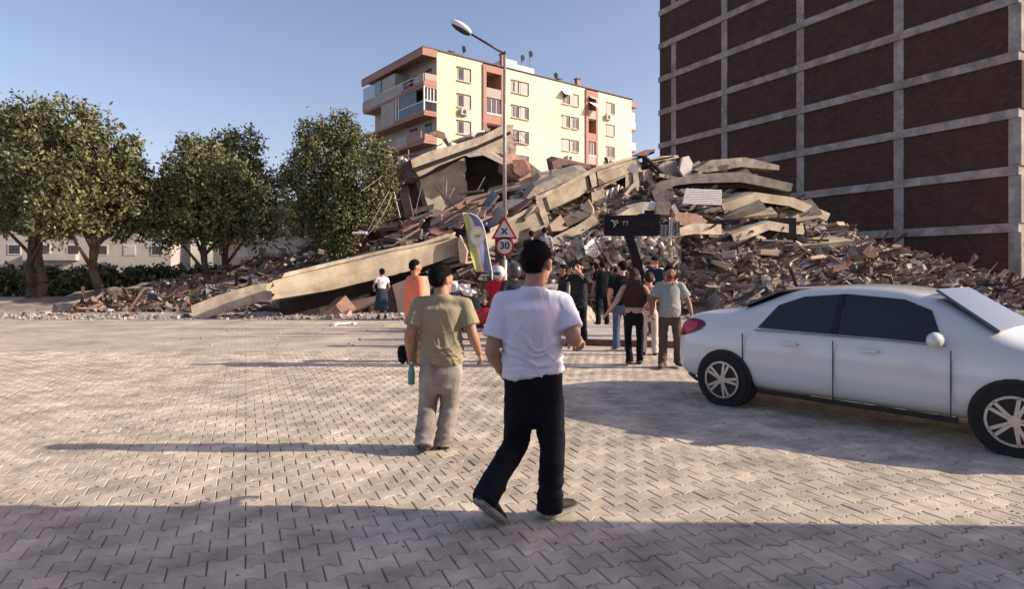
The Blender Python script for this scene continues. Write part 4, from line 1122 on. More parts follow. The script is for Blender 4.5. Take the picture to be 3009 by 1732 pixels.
# roof bits slid down the slope: reddish sheets and grey ones
gg = random.Random(44)
for k in range(46):
    px = gg.uniform(1190, 1560); t_ = (px - 1190) / 370
    py = gg.uniform(650, 715) - 92 * t_ + gg.uniform(-6, 20); Y = 27.2 - (py - 560) * .012
    c = at(px, py, Y); b = MB()
    rot = Matrix.Rotation(gg.gauss(-.42, .25), 3, 'Y') @ Matrix.Rotation(gg.gauss(.5, .35), 3, 'X') @ Matrix.Rotation(gg.uniform(-.7, .7), 3, 'Z')
    chunk(b, c, (gg.uniform(.5, 1.3), gg.uniform(.25, .6), gg.uniform(.03, .10)), rot, .2)
    m_ = gg.choice(['rubble_pink', 'tile_plum', 'brick_red', 'roof_sheet_grey', 'rubble_beige', 'old_wood']); o = b.build('broken_plate', m_, base=True)
    tag(o, 'broken ' + colour_word(m_) + ' roof plate slid down the slope ' + landmark(c.x, c.y), 'plate', 'roof plates on the slope')
# hanging wires at the tree side
for k, (a, m_, c_) in enumerate((((1125, 515), (1090, 545), (1060, 562)), ((1150, 575), (1130, 640), (1080, 690)), ((1145, 560), (1120, 600), (1070, 700)))):
    b = MB(); P0, P1, P2 = at(*a, 26.2), at(*m_, 25.6), at(*c_, 25.0)
    pts_ = [P0 * (1 - t) ** 2 + P1 * 2 * t * (1 - t) + P2 * t * t for t in [i / 10 for i in range(11)]]
    b.path(pts_, .012, 5); o = b.build('wire', 'galvanised', base=True); tag(o, ['short loose wire running from the broken eave into the tree', 'loose wire hanging lowest in front of the tree', 'long sagging wire from the eave down past the tree'][k], 'wire', 'loose wires')


# torn reinforcement sticking out of the broken ends
gb = random.Random(8)
for root_, cx_, cy_, Y_, n_, ux in ((s1, 1350, 725, 23.9, 7, 1), (s4, 1765, 652, 26.2, 6, 1), (s3, 1921, 525, 29.7, 6, 1), (s2, 1512, 420, 31.2, 6, 1), (s2, 1228, 515, 29.2, 5, -1), (s3, 1425, 715, 25.4, 5, -1), (s5, 1925, 558, 28, 5, -1)):
    for k in range(n_):
        p = at(cx_ - ux * 4, cy_ + gb.uniform(-22, 22), Y_); q_ = p + Vector((ux * gb.uniform(.2, .5), gb.uniform(-.3, .1), gb.uniform(-.15, .2)))
        r_ = q_ + Vector((ux * gb.uniform(.05, .35), gb.uniform(-.2, .2), gb.uniform(-.45, .15)))
        b = MB(); b.path([p, q_, r_], .013, 5); b.build('reinforcing_bar', 'rebar', root_)
# hairline cracks and chipped plaster on the facade strip
for (pts_, rt_, Yf) in (([(1640, 590), (1652, 580), (1668, 578), (1690, 566), (1700, 556)], s3, Y3), ([(1765, 512), (1790, 500), (1806, 499), (1830, 488)], s3, Y3), ([(1290, 540), (1300, 560), (1296, 575), (1312, 598)], s2, Y2),
                  ([(1180, 752), (1188, 766), (1200, 772), (1206, 786)], s1, Y1), ([(1270, 730), (1276, 742), (1290, 752), (1292, 764)], s1, Y1)):
    b = MB()
    for i in range(len(pts_) - 1):
        p = at(*pts_[i], Yf(pts_[i][0]) - .004); q_ = at(*pts_[i + 1], Yf(pts_[i + 1][0]) - .004); w_ = .012
        d_ = (q_ - p).normalized(); n_ = Vector((-d_.z, 0, d_.x)) * w_
        b.add([p + n_, p - n_, q_ - n_ * .7, q_ + n_ * .7], [(0, 1, 2, 3)])
    b.build('crack', 'crack', rt_)

sheet('fallen_panel', [(1900, 470), (1940, 459), (1992, 456), (1996, 463), (1945, 472), (1906, 482)], 29.8, 'plaster_pale', 'thin pale roof slab end pointing at the brick tower', 'wall piece', (0, 1.4, .1))
sheet('fallen_panel', [(1935, 486), (1962, 470), (1990, 476), (1992, 508), (1960, 522), (1938, 512)], 29.6, 'rubble_grey', 'grey broken wall under the thin roof slab near the tower', 'wall piece', (0, .5, 0))
sheet('fallen_panel', [(1998, 500), (2006, 462), (2024, 458), (2036, 480), (2030, 516), (2010, 520)], 29.4, 'rubble_white', 'whitish jagged slab standing against the brick tower base', 'wall piece', (0, .4, 0))
sheet('fallen_panel', [(2040, 500), (2090, 470), (2190, 462), (2290, 486), (2290, 500), (2180, 490), (2080, 506)], 30.2, 'concrete', 'long grey slab lying along the heap top before the tower', 'wall piece', (0, 1.6, .2))
sheet('fallen_panel', [(2120, 600), (2220, 565), (2330, 580), (2440, 628), (2430, 650), (2320, 606), (2220, 592), (2130, 628)], 27.4, 'plaster', 'beige slab sagging over the heap above the white car', 'wall piece', (0, 1.4, .2))
sheet('fallen_panel', [(2150, 690), (2260, 650), (2370, 668), (2360, 690), (2260, 676), (2160, 716)], 25.2, 'plaster_pale', 'pale slab low on the heap just above the white car roof', 'wall piece', (0, 1.2, .2))
# ================================================================ STREET THINGS
def text_mesh(s, size, depth=.004, font_bold=False):
    c = bpy.data.curves.new('t', 'FONT'); c.body = s; c.size = size; c.extrude = depth; c.align_x = 'CENTER'; c.align_y = 'CENTER'; c.resolution_u = 4
    if font_bold: c.offset = size * .02
    o = bpy.data.objects.new('t', c); col.objects.link(o)
    dg = bpy.context.evaluated_depsgraph_get(); dg.update()
    me = bpy.data.meshes.new_from_object(o.evaluated_get(dg))
    bpy.data.objects.remove(o); bpy.data.curves.remove(c)
    return me
# street lamp
YL = 17.0
lp = at(1483, 640, YL); lamp = empty('street_lamp', (lp.x, YL, 0))
tag(lamp, 'tall grey street lamp with slanted arm and white oval head', 'street lamp')
zt = at(1483, 156, YL).z
b = MB(); b.tube((0, 0, 0), (0, 0, 2.6), .075, .062, 14); b.tube((0, 0, 2.6), (0, 0, zt), .058, .036, 14); b.build('pole', 'galvanised', lamp, local=True, smooth=True)
b = MB(); b.tube((0, 0, .0), (0, 0, .03), .17, .17, 16); b.build('base_plate', 'galvanised', lamp, local=True)
b = MB(); b.ell((0, 0, zt), (.045, .045, .06)); b.build('pole_cap', 'lamp_dark', lamp, local=True, smooth=True)
e = at(1385, 100, YL - .35) - lamp.location
b = MB(); b.tube((0, 0, zt - .02), e, .032, .026, 10); b.build('arm', 'lamp_dark', lamp, local=True, smooth=True)
hc = at(1355, 82, YL - .45) - lamp.location
dirv = (at(1330, 66, YL - .5) - at(1387, 101, YL - .4)).normalized()
q = dirv.to_track_quat('X', 'Z').to_matrix()
h = MB(); h.ell(hc + Vector((0, 0, .035)), (.31, .15, .105), q, 20, 12)
ho = h.build('lamp_head', 'lamp_white', lamp, local=True, smooth=True)
h = MB(); h.ell(hc - q @ Vector((.01, 0.02, .025)), (.285, .138, .07), q, 20, 12); h.build('lens', 'lamp_dark', ho, local=True, smooth=True)

# traffic signs on their own post in front of the lamp
YS = 15.6
sg = empty('traffic_sign', (at(1482, 700, YS).x, YS, 0)); tag(sg, 'signpost with red bordered triangle showing a black cross over a round 30 limit', 'traffic sign')
b = MB(); b.tube((0, .03, 0), (0, .03, at(0, 650, YS).z), .03, .03, 10); b.build('post', 'galvanised', sg, local=True)
def tri(px0, pyt, pyb, hw, y, rnd=.0):
    return [at(1482 - hw, pyb, YS) - sg.location + Vector((0, y, 0)), at(1482 + hw, pyb, YS) - sg.location + Vector((0, y, 0)), at(1482, pyt, YS) - sg.location + Vector((0, y, 0))]
def rounded(P, r=.035, n=4):
    out = []
    for i in range(len(P)):
        a, c_, d = P[i - 1], P[i], P[(i + 1) % len(P)]
        p = c_ + (a - c_).normalized() * r; w = c_ + (d - c_).normalized() * r
        for k in range(n + 1):
            t = k / n; out.append(p * (1 - t) ** 2 + c_ * 2 * t * (1 - t) + w * t * t)
    return out
b = MB(); b.prism(rounded(tri(0, 634, 703, 39, 0)), (0, .02, 0)); tp = b.build('triangle_plate', 'sign_red', sg, local=True)
b = MB(); b.prism(rounded(tri(0, 647, 697, 29.5, -.004), .02), (0, .003, 0)); b.build('face', 'sign_face', tp, local=True)
b = MB(); cX = at(1482, 680, YS) - sg.location; L_ = .105
for sgn in (1, -1):
    b.box(cX + Vector((0, -.008 - .001 * sgn, 0)), (L_ * 2, .003, .036), Matrix.Rotation(sgn * R(47), 3, 'Y'))
b.build('cross', 'sign_black', tp, local=True)
def disc(b, c, r, y, th=.003, n=36): b.tube(c + Vector((0, y, 0)), c + Vector((0, y - th, 0)), r, r, n)
cD = at(1483, 724, YS) - sg.location
b = MB(); disc(b, cD, .232, .012, .012); rp_ = b.build('round_plate', 'sign_red', sg, local=True)
b = MB(); disc(b, cD, .182, -.002, .003); b.build('face', 'sign_face', rp_, local=True)
me = text_mesh('30', .25, .002, True); me.transform(Matrix.Translation(cD + Vector((0, -.008, .01))) @ Matrix.Rotation(R(90), 4, 'X'))
link_mesh('number', me, 'sign_black', rp_)
b = MB(); b.box(cD + Vector((-.09, .09, -.03)), (.3, .10, .62)); b.build('back_box', 'lamp_dark', sg, local=True)

# dark totem sign on a leaning post
YT = 16.2
tt = empty('totem_sign', (at(1878, 800, YT).x, YT, .12)); tag(tt, 'black rectangular sign board on a thick leaning black post above the crowd', 'sign')
off = tt.location
bx0, bx1, bz0, bz1 = at(1775, 694, YT), at(1938, 694, YT), 0, 0
brd = [at(1776, 634, YT) , at(1937, 630, YT), at(1938, 690, YT), at(1932, 694, YT), at(1782, 693, YT), at(1776, 688, YT)]
b = MB(); b.prism(brd, (0, .16, 0)); bo = b.build('board', 'totem_black', tt)
b = MB(); b.prism([at(1896, 618, YT), at(1924, 618, YT), at(1924, 630, YT), at(1896, 631, YT)], (0, .12, 0)); b.build('top_box', 'totem_black', bo)
b = MB(); pp = [((1838, 694), (1862, 694)), ((1848, 730), (1872, 725)), ((1860, 775), (1886, 768)), ((1868, 820), (1896, 815)), ((1874, 880), (1900, 880)), ((1876, 968), (1902, 968))]
poly_ = [at(*a, YT + .03) for a, _ in pp] + [at(*c_, YT + .03) for _, c_ in pp][::-1]
for i in range(len(pp) - 1):
    b.prism([at(*pp[i][0], YT + .03), at(*pp[i + 1][0], YT + .03), at(*pp[i + 1][1], YT + .03), at(*pp[i][1], YT + .03)], (0, .14, 0))
b.build('post', 'totem_black', tt)
for s_, px, sz, m_ in (('TT', 1838, .15, 'totem_letter'),):
    me = text_mesh(s_, sz, .002); me.transform(Matrix.Translation(at(px, 657, YT - .004) - off) @ Matrix.Rotation(R(90), 4, 'X')); link_mesh('lettering', me, m_, bo)
# the two-stemmed palm-like emblem
b = MB(); c0 = at(1806, 657, YT - .006)
def arc(b, c, r, a0, a1, th=.013, n=10):
    pts_ = [c + Vector((math.cos(R(a0 + (a1 - a0) * i / n)) * r, 0, math.sin(R(a0 + (a1 - a0) * i / n)) * r)) for i in range(n + 1)]
    for i in range(n): b.tube(pts_[i], pts_[i + 1], th, th, 6)
b.tube(c0 + Vector((-.015, 0, -.10)), c0 + Vector((-.015, 0, .02)), .012, .012, 6)
arc(b, c0 + Vector((-.075, 0, .02)), .06, 0, 100); arc(b, c0 + Vector((-.105, 0, .02)), .05, 20, 95, .009); arc(b, c0 + Vector((.055, 0, .0)), .07, 180, 60); arc(b, c0 + Vector((.07, 0, -.03)), .05, 200, 60)
b.build('emblem', 'totem_letter', bo)
me = text_mesh('F-W-S-O-C', .13, .001); me.transform(Matrix.Translation(at(1895, 660, YT - .003) - off) @ Matrix.Rotation(R(90), 4, 'X'))
bpy.data.meshes.remove(me)
b = MB()
for k, w in enumerate((7, 5, 8, 6, 9)):
    b.prism([at(1868 + k * 11, 652, YT - .003), at(1868 + k * 11 + w, 652, YT - .003), at(1868 + k * 11 + w * .8, 667, YT - .003), at(1868 + k * 11 + 1, 667, YT - .003)], (0, .002, 0))
b.build('faded_red_letters', 'totem_red', bo)

# curved advertising flag
YF = 15.0
fl = empty('feather_flag', (at(1418, 800, YF).x, YF, 0)); tag(fl, 'curved green, cream and blue advertising flag with a round white emblem', 'flag')
def edge_r(t):  # t 0 top .. 1 bottom -> px of right edge
    pts_ = [(0, 1382), (.03, 1396), (.08, 1407), (.16, 1416), (.3, 1424), (.45, 1429), (.7, 1436), (1, 1446)]
    return float(np.interp(t, [p[0] for p in pts_], [p[1] for p in pts_]))
def edge_l(t): return float(np.interp(t, [0, .2, .5, .75, 1], [1359, 1367, 1376, 1384, 1398]))
NR, NC = 34, 12
bands = [('flag_green', 0, .33), ('flag_cream', .33, .52), ('flag_blue', .52, .80), ('flag_grey', .80, 1.0)]
def fp(t, s_, d=0.0):
    px = edge_l(t) + (edge_r(t) - edge_l(t)) * s_; py = 627 + 172 * t
    return at(px, py, YF + .05 * math.sin(t * 7 + s_ * 3) + .02 * math.sin(s_ * 9) + d)
for (m_, s0, s1_) in bands:
    b = MB(); vs = []; K = 5
    for j in range(NR):
        t = j / (NR - 1)
        for i in range(K):
            s_ = s0 + (s1_ - s0) * i / (K - 1)
            if m_ == 'flag_cream': s_ = s0 + (s1_ - s0) * i / (K - 1)
            vs.append(fp(t, s_))
    b.add(vs, [(j * K + i, j * K + i + 1, (j + 1) * K + i + 1, (j + 1) * K + i) for j in range(NR - 1) for i in range(K - 1)])
    b.build('cloth_panel', m_, fl, smooth=True)
b = MB(); N = 40
for (r0, r1) in ((.155, .20),):
    vs = []
    for i in range(N):
        a = 2 * math.pi * i / N
        for r_ in (r0, r1):
            c_ = at(1403, 693, YF - .09); vs.append(c_ + Vector((math.cos(a) * r_ * .88, 0, math.sin(a) * r_ * 1.15)))
    b.add(vs, [(2 * i, 2 * i + 1, (2 * i + 3) % (2 * N), (2 * i + 2) % (2 * N)) for i in range(N)])
b.build('emblem_ring', 'flag_lilac', fl)
b = MB(); vs = [at(1403, 693, YF - .085) + Vector((math.cos(2 * math.pi * i / N) * .136, 0, math.sin(2 * math.pi * i / N) * .18)) for i in range(N)]; b.add(vs, [tuple(range(N))]); b.build('emblem_face', 'flag_cream', fl)
b = MB(); b.prism([at(1394, 690, YF - .092), at(1413, 688, YF - .092), at(1412, 697, YF - .092), at(1395, 700, YF - .092)], (0, .004, 0)); b.build('emblem_bar', 'flag_grey', fl)
b = MB(); pl = [fp(i / 20, 1.0, -.0) for i in range(21)]; pl = [fp(0, .0), fp(0, .4)] + pl + [at(1449, 965, YF)]; b.path(pl, .014, 6); b.build('pole', 'white_paint', fl)

# parked white saloon, tail to the left
def car():
    rc = Vector((2.66, 8.62, 0)); ang = math.atan2(-.75, .66)
    root = empty('parked_car', rc, ang); tag(root, 'white saloon car parked at the right with its red tail light nearest', 'car')
    # stations: x, half width, z bottom, belt z, belt half width, top z, top half width
    S = [(0.00, .60, .38, .70, .58, .86, .50), (.05, .74, .30, .78, .72, .97, .62), (.18, .84, .24, .84, .82, 1.07, .70), (.45, .885, .22, .88, .86, 1.11, .72), (.80, .90, .20, .90, .875, 1.13, .72),
         (1.05, .90, .20, .905, .88, 1.22, .66), (1.35, .90, .20, .905, .88, 1.36, .60), (1.75, .90, .20, .905, .88, 1.435, .575), (2.3, .90, .20, .90, .88, 1.45, .57), (2.75, .90, .20, .895, .875, 1.40, .58),
         (3.1, .90, .20, .885, .87, 1.22, .63), (3.42, .895, .20, .87, .86, 1.00, .70), (3.8, .885, .21, .80, .85, .93, .70), (4.15, .85, .23, .72, .80, .84, .66), (4.36, .76, .28, .62, .70, .72, .58), (4.42, .60, .36, .55, .56, .62, .48)]
    prof = []
    for (x, w, zb, zbelt, wb, zt_, wt) in S:
        prof.append([(x, 0, zb), (x, w * .8, zb), (x, w * .97, zb + .10), (x, w * 1.0, (zb + zbelt) * .5 + .03), (x, wb, zbelt), (x, wt + (wb - wt) * .08, zt_ - .035), (x, wt * .75, zt_ - .004), (x, 0, zt_ + .012)])
    n = len(prof[0]); b = MB(); vs = []
    for p in prof: vs += p + [(x, -y, z) for x, y, z in p[::-1][1:-1]]
    m_ = 2 * n - 2
    fs = [(k * m_ + i, (k + 1) * m_ + i, (k + 1) * m_ + (i + 1) % m_, k * m_ + (i + 1) % m_) for k in range(len(S) - 1) for i in range(m_)]
    fs += [tuple(range(m_)), tuple(range((len(S) - 1) * m_, len(S) * m_))[::-1]]
    b.add(vs, fs); bo = b.build('body', 'car_white', root, local=True, smooth=True)
    bmx = bmesh.new(); bmx.from_mesh(bo.data); bmesh.ops.recalc_face_normals(bmx, faces=bmx.faces); bmx.to_mesh(bo.data); bmx.free()
    sd = bo.modifiers.new('s', 'SUBSURF'); sd.levels = 2; sd.render_levels = 2
    from mathutils.bvhtree import BVHTree
    dg = bpy.context.evaluated_depsgraph_get(); dg.update()
    em = bo.evaluated_get(dg).to_mesh(); bvh = BVHTree.FromPolygons([v.co.copy() for v in em.vertices], [tuple(p.vertices) for p in em.polygons])
    def sp(x, i, off=.006, side=-1):      # point on side profile between belt (0) and top (1)
        xs_ = [s_[0] for s_ in S]
        zb_ = np.interp(x, xs_, [s_[3] for s_ in S]); wb_ = np.interp(x, xs_, [s_[4] for s_ in S]); zt_ = np.interp(x, xs_, [s_[5] for s_ in S]); wt_ = np.interp(x, xs_, [s_[6] for s_ in S])
        z = zb_ + (zt_ - zb_) * i; y = wb_ + (wt_ - wb_) * i
        return Vector((x, side * (y + off), z))
    for side in (-1, 1):
        for nm, q in (('side_window', [(1.18, .12), (1.98, .06), (1.98, .82), (1.62, .80), (1.35, .66)]), ('side_window', [(2.05, .06), (2.98, .06), (2.84, .70), (2.6, .80), (2.05, .83)])):
            w = MB(); w.add([sp(x, t, .0, side) for x, t in q], [tuple(range(len(q)))]); w.prism([sp(x, t, -.012, side) for x, t in q], (0, side * .016, 0)); w.build(nm, 'car_glass', root, local=True)
        for (x, ww) in ((1.02, .02), (2.02, .015), (3.05, .02)):
            w = MB(); w.box((x, side * .905, .56), (.008, .012, .62)); w.build('door_seam', 'car_black', root, local=True)
        w = MB(); w.path([sp(x_, .045, .004, side) for x_ in (1.15, 1.5, 2.0, 2.5, 3.0)], .010, 6); w.build('window_trim', 'chrome', root, local=True)
        w = MB(); w.prism([sp(1.985, .05, -.010, side), sp(2.045, .05, -.010, side), sp(2.045, .83, -.010, side), sp(1.985, .82, -.010, side)], (0, side * .017, 0)); w.build('door_pillar', 'car_black', root, local=True)
        w = MB(); w.box((2.15, side * .885, .235), (1.9, .03, .05)); w.build('sill_strip', 'car_black', root, local=True)
        for x in (1.55, 2.35):
            w = MB(); w.box((x, side * .915, .80), (.19, .03, .03)); w.build('door_handle', 'car_white', root, local=True)
        for x in (.78, 3.52):
            w = MB(); w.tube((x, side * .70, .32), (x, side * .912, .32), .345, .345, 28); w.build('wheel_arch', 'car_black', root, local=True)
            w = MB(); w.tube((x, side * .72, .31), (x, side * .93, .31), .31, .31, 28); wo = w.build('wheel', 'tyre', root, local=True)
            w = MB(); w.tube((x, side * .925, .31), (x, side * .938, .31), .20, .19, 24)
            w.build('rim', 'car_black', wo, local=True)
            w = MB(); w.tube((x, side * .936, .31), (x, side * .950, .31), .06, .05, 12)
            for q_ in range(28):
                a_ = 2 * math.pi * q_ / 28; w.box((x + math.cos(a_) * .205, side * .938, .31 + math.sin(a_) * .205), (.022, .022, .05), Matrix.Rotation(-a_, 3, 'Y'))
            for q_ in range(10):
                a_ = 2 * math.pi * (q_ // 2) / 5 + (.16 if q_ % 2 else -.16); w.box((x + math.cos(a_) * .12, side * .943, .31 + math.sin(a_) * .12), (.18, .012, .03), Matrix.Rotation(-a_, 3, 'Y'))
            w.build('spokes', 'rim', wo, local=True)
        w = MB(); w.ell((2.95, side * .99, .96), (.07, .11, .075)); w.build('mirror', 'car_white', root, local=True, smooth=True)
        # tail lamp: leaf shape lying on the rear corner
        for nm, m_, k_, of_, par in (('tail_light', 'lamp_red_dark', 1.0, .006, root), ('lens', 'lamp_red', .66, .012, None)):
            w = MB(); NS, NT = 12, 6; vs = []
            for a in range(NS + 1):
                s_ = a / NS; ss = .5 + (s_ - .5) * k_
                th_ = R(27 + 34 * ss)
                hh = (.112 * math.sin(math.pi * min(1, ss * .8 + .16)) ** .7) * k_ * (1 if s_ < 1 else .05)
                zc = .845 + .085 * ss
                for t in range(NT + 1):
                    z_ = zc + hh * (2 * t / NT - 1)
                    org = Vector((.95 - 3 * math.cos(th_), side * 3 * math.sin(th_), z_)); dr = Vector((math.cos(th_), -side * math.sin(th_), 0))
                    hit, nn_, _, _ = bvh.ray_cast(org, dr)
                    vs.append((hit + (-dr) * of_) if hit else org + dr * 2.2)
            fs_ = [(a * (NT + 1) + t, (a + 1) * (NT + 1) + t, (a + 1) * (NT + 1) + t + 1, a * (NT + 1) + t + 1) for a in range(NS) for t in range(NT)]
            w.add(vs, fs_)
            o_ = w.build(nm, m_, root if par is root else lo, local=True, smooth=True)
            if par is root: lo = o_
    w = MB(); w.add([sp(.86, .0, 0, -1), Vector((.88, -.70, 1.155)), Vector((1.42, -.56, 1.40)), Vector((1.42, .56, 1.40)), Vector((.88, .70, 1.155))], [(1, 2, 3, 4)]); 
    w = MB(); w.prism([Vector((.90, -.68, 1.16)), Vector((1.38, -.56, 1.385)), Vector((1.38, .56, 1.385)), Vector((.90, .68, 1.16))], (-.01, 0, .02)); w.build('rear_window', 'car_glass', root, local=True)
    w = MB(); w.prism([Vector((2.84, -.56, 1.40)), Vector((3.36, -.70, 1.04)), Vector((3.36, .70, 1.04)), Vector((2.84, .56, 1.40))], (.015, 0, .02)); w.build('windscreen', 'car_glass', root, local=True)
    w = MB(); w.box((-.0, 0, .62), (.02, .5, .12)); w.build('number_plate', 'white_paint', root, local=True)
    w = MB(); w.path([Vector((.10, -.50, .335)), Vector((.17, -.66, .285)), Vector((.34, -.78, .25)), Vector((.48, -.82, .235))], .024, 6); w.build('bumper_lip', 'car_black', root, local=True)
    for side in (-1, 1):
        w = MB(); w.ell((4.28, side * .62, .66), (.10, .14, .07)); w.build('headlight', 'rim', root, local=True, smooth=True)
car()

# red scooter parked behind the two nearest men
def scooter():
    c = at(1408, 970, 14.6); root = empty('parked_scooter', (c.x, 14.6, 0), R(12)); tag(root, 'red motor scooter parked between the curved flag and the person in red', 'scooter')
    b = MB(); b.loft([(.35, 0, .35, .40, .10), (.33, 0, .5, .42, .15), (.35, 0, .66, .40, .16), (.40, 0, .76, .34, .12)], 20, 2.4); b.build('body', 'scooter_red', root, local=True, smooth=True)
    b = MB(); b.loft([(.38, 0, .765, .36, .13), (.36, 0, .83, .35, .12), (.36, 0, .86, .28, .08)], 18, 2.4); b.build('seat', 'car_black', root, local=True, smooth=True)
    b = MB(); b.prism([Vector((-.25, -.05, .26)), Vector((.1, -.05, .26)), Vector((.1, -.05, .33)), Vector((-.25, -.05, .33))], (0, .3, 0)); b.build('floorboard', 'car_black', root, local=True)
    b = MB(); b.loft([(-.28, 0, .3, .05, .18), (-.36, 0, .6, .05, .20), (-.46, 0, .9, .06, .14), (-.50, 0, 1.02, .07, .09)], 16, 2.4); b.build('front_shield', 'scooter_red', root, local=True, smooth=True)
    b = MB(); b.tube((-.50, -.34, 1.06), (-.50, .34, 1.06), .018, .018, 8); b.tube((-.45, 0, .8), (-.50, 0, 1.06), .03, .03, 8); b.build('handlebar', 'car_black', root, local=True)
    for x in (-.62, .62):
        b = MB(); N = 24
        b.tube((x, -.055, .24), (x, .055, .24), .24, .24, 24); w = b.build('wheel', 'tyre', root, local=True)
        b = MB(); b.tube((x, -.06, .24), (x, .06, .24), .13, .13, 18); b.build('rim', 'rim', w, local=True)
    b = MB(); b.tube((-.62, 0, .24), (-.50, 0, .75), .035, .035, 8); b.build('fork', 'chrome', root, local=True)
    b = MB(); b.ell((.75, 0, .66), (.05, .08, .05)); b.build('tail_light', 'lamp_red', root, local=True)
scooter()
# pile of bags and a pale blanket beside the scooter
b = MB(); g = random.Random(6)
c = at(1368, 940, 16.5); root = empty('goods_pile', (c.x, 16.5, 0)); tag(root, 'dark covered pile topped with crumpled pale blankets between flag and man in khaki', 'pile of goods')
me = MB(); me.ell((-.1, 0, .45), (.42, .4, .55)); me.ell((.15, .1, .35), (.35, .35, .6)); me.ell((-.2, -.05, .9), (.28, .25, .2)); me.ell((0, 0, .1), (.5, .45, .25))
m2 = remeshed(me, .03, 2); displace(m2, lambda p: noise.noise(p * 5) * .05); link_mesh('dark_cover', m2, 'cloth_dark', root)
me = MB(); me.ell((-.15, -.05, 1.12), (.3, .22, .10), Matrix.Rotation(-.3, 3, 'Y')); me.ell((.1, -.15, 1.02), (.2, .16, .09)); me.ell((-.3, -.1, 1.2), (.12, .12, .12))
m2 = remeshed(me, .02, 1); displace(m2, lambda p: noise.noise(p * 11) * .05); link_mesh('pale_blanket', m2, 'cloth_white', root)
# a green shrub tuft by the flag foot
me = make_crown([(0, 0, .25, .22, 1.1), (.15, 0, .1, .18, 1)], 400, 77, (.03, .06))
c = at(1395, 0, 17.2); o = bpy.data.objects.new('shrub', me); o.location = (c.x, 17.2, .65); col.objects.link(o)
tr = MB(); tr.tube((0, 0, -.65), (0, 0, .3), .04, .02, 7); tr.build('stem', 'bark', o, local=True)
tag(o, 'small dark green shrub behind the foot of the curved flag', 'shrub')

# litter, dry leaves and crumbs on the near paving
g = random.Random(5); b = MB()
for k in range(420):
    y = g.uniform(2.6, 12); x = g.uniform(-.8 * y - .5, .8 * y + .5); b.cur = g.choice([0, 0, 1, 2]); s_ = g.uniform(.004, .013)
    b.box((x, y, .004), (s_ * g.uniform(1, 2.2), s_, .005), Matrix.Rotation(g.uniform(0, 6), 3, 'Z') @ Matrix.Rotation(g.gauss(0, .25), 3, 'X'))
tag(b.build('litter', ['old_wood', 'rubble_grey', 'rubble_beige']), kind='stuff')
for (px, py, L_) in ((985, 957, .55), (1010, 955, .5), (1035, 953, .35)):
    Yp = 2960 / (py - 795); b = MB(); c = at(px, py, Yp); chunk(b, Vector((c.x, Yp, .03)), (L_, .12, .04), rand_rot(g, .05), .2)
    o = b.build('plaster_strip', 'white_sheet', base=True); tag(o, 'flat white strip of plaster on the ground at the dusty road edge, %s' % {985: 'leftmost of three', 1010: 'middle of three', 1035: 'rightmost of three'}[px], 'plaster strip', 'white strips on the road')
# ================================================================ PEOPLE
V = Vector
def stand(h=1.72, **kw):
    k = h / 1.72
    J = dict(head=V((0, .01, 1.59)), neck=V((0, -.01, 1.45)), chest=V((0, -.01, 1.25)), pelvis=V((0, 0, .93)),
             shL=V((-.185, -.01, 1.38)), shR=V((.185, -.01, 1.38)), elL=V((-.25, -.03, 1.09)), elR=V((.25, -.03, 1.09)), wrL=V((-.27, .05, .85)), wrR=V((.27, .05, .85)),
             hipL=V((-.095, 0, .90)), hipR=V((.095, 0, .90)), knL=V((-.11, .02, .49)), knR=V((.11, .02, .49)), anL=V((-.12, -.03, .085)), anR=V((.12, -.03, .085)),
             toeL=V((-.14, .17, .02)), toeR=V((.14, .17, .02)))
    J = {a: v * k for a, v in J.items()}
    for a, v in kw.items():
        J[a] = V(v)
    return J
def fingers(b, w, d, side, palm, curl=.5, s=1.0, thumb=1):
    """w wrist, d hand direction, side towards thumb, palm normal out of the palm"""
    d = d.normalized(); side = (side - d * side.dot(d)).normalized(); palm = d.cross(side) * (1 if d.cross(side).dot(palm) > 0 else -1)
    pc = w + d * .05 * s
    Rm = Matrix((side, palm, d)).transposed()
    b.ell(pc, (.040 * s, .017 * s, .056 * s), Rm, 14, 10)
    b.tube(w - d * .02, w + d * .03 * s, .026 * s, .030 * s, 12)
    for k, (o_, ln) in enumerate(((.030, .072), (.010, .080), (-.011, .074), (-.030, .058))):
        p = w + d * (.092 - .004 * abs(k - 1)) * s + side * o_ * s
        a = .25 + curl * .25
        for q, fr in enumerate((.42, .32, .26)):
            dd = (d * math.cos(a) + palm * math.sin(a) + side * o_ * 1.2).normalized()
            e = p + dd * ln * fr * s
            r = (.0098, .0090, .0082)[q] * s
            b.caps(p, e, r, r * .93, 8); p = e; a += curl * (.9 + .12 * k)
    p = w + d * .028 * s + side * .032 * s
    for q in range(2):
        dd = (d * (.75 + .2 * q) + side * (.6 - .35 * q) + palm * (.35 + .25 * q) * (curl + .4)).normalized()
        e = p + dd * .036 * s; b.caps(p, e, .0115 * s, .0098 * s, 8); p = e
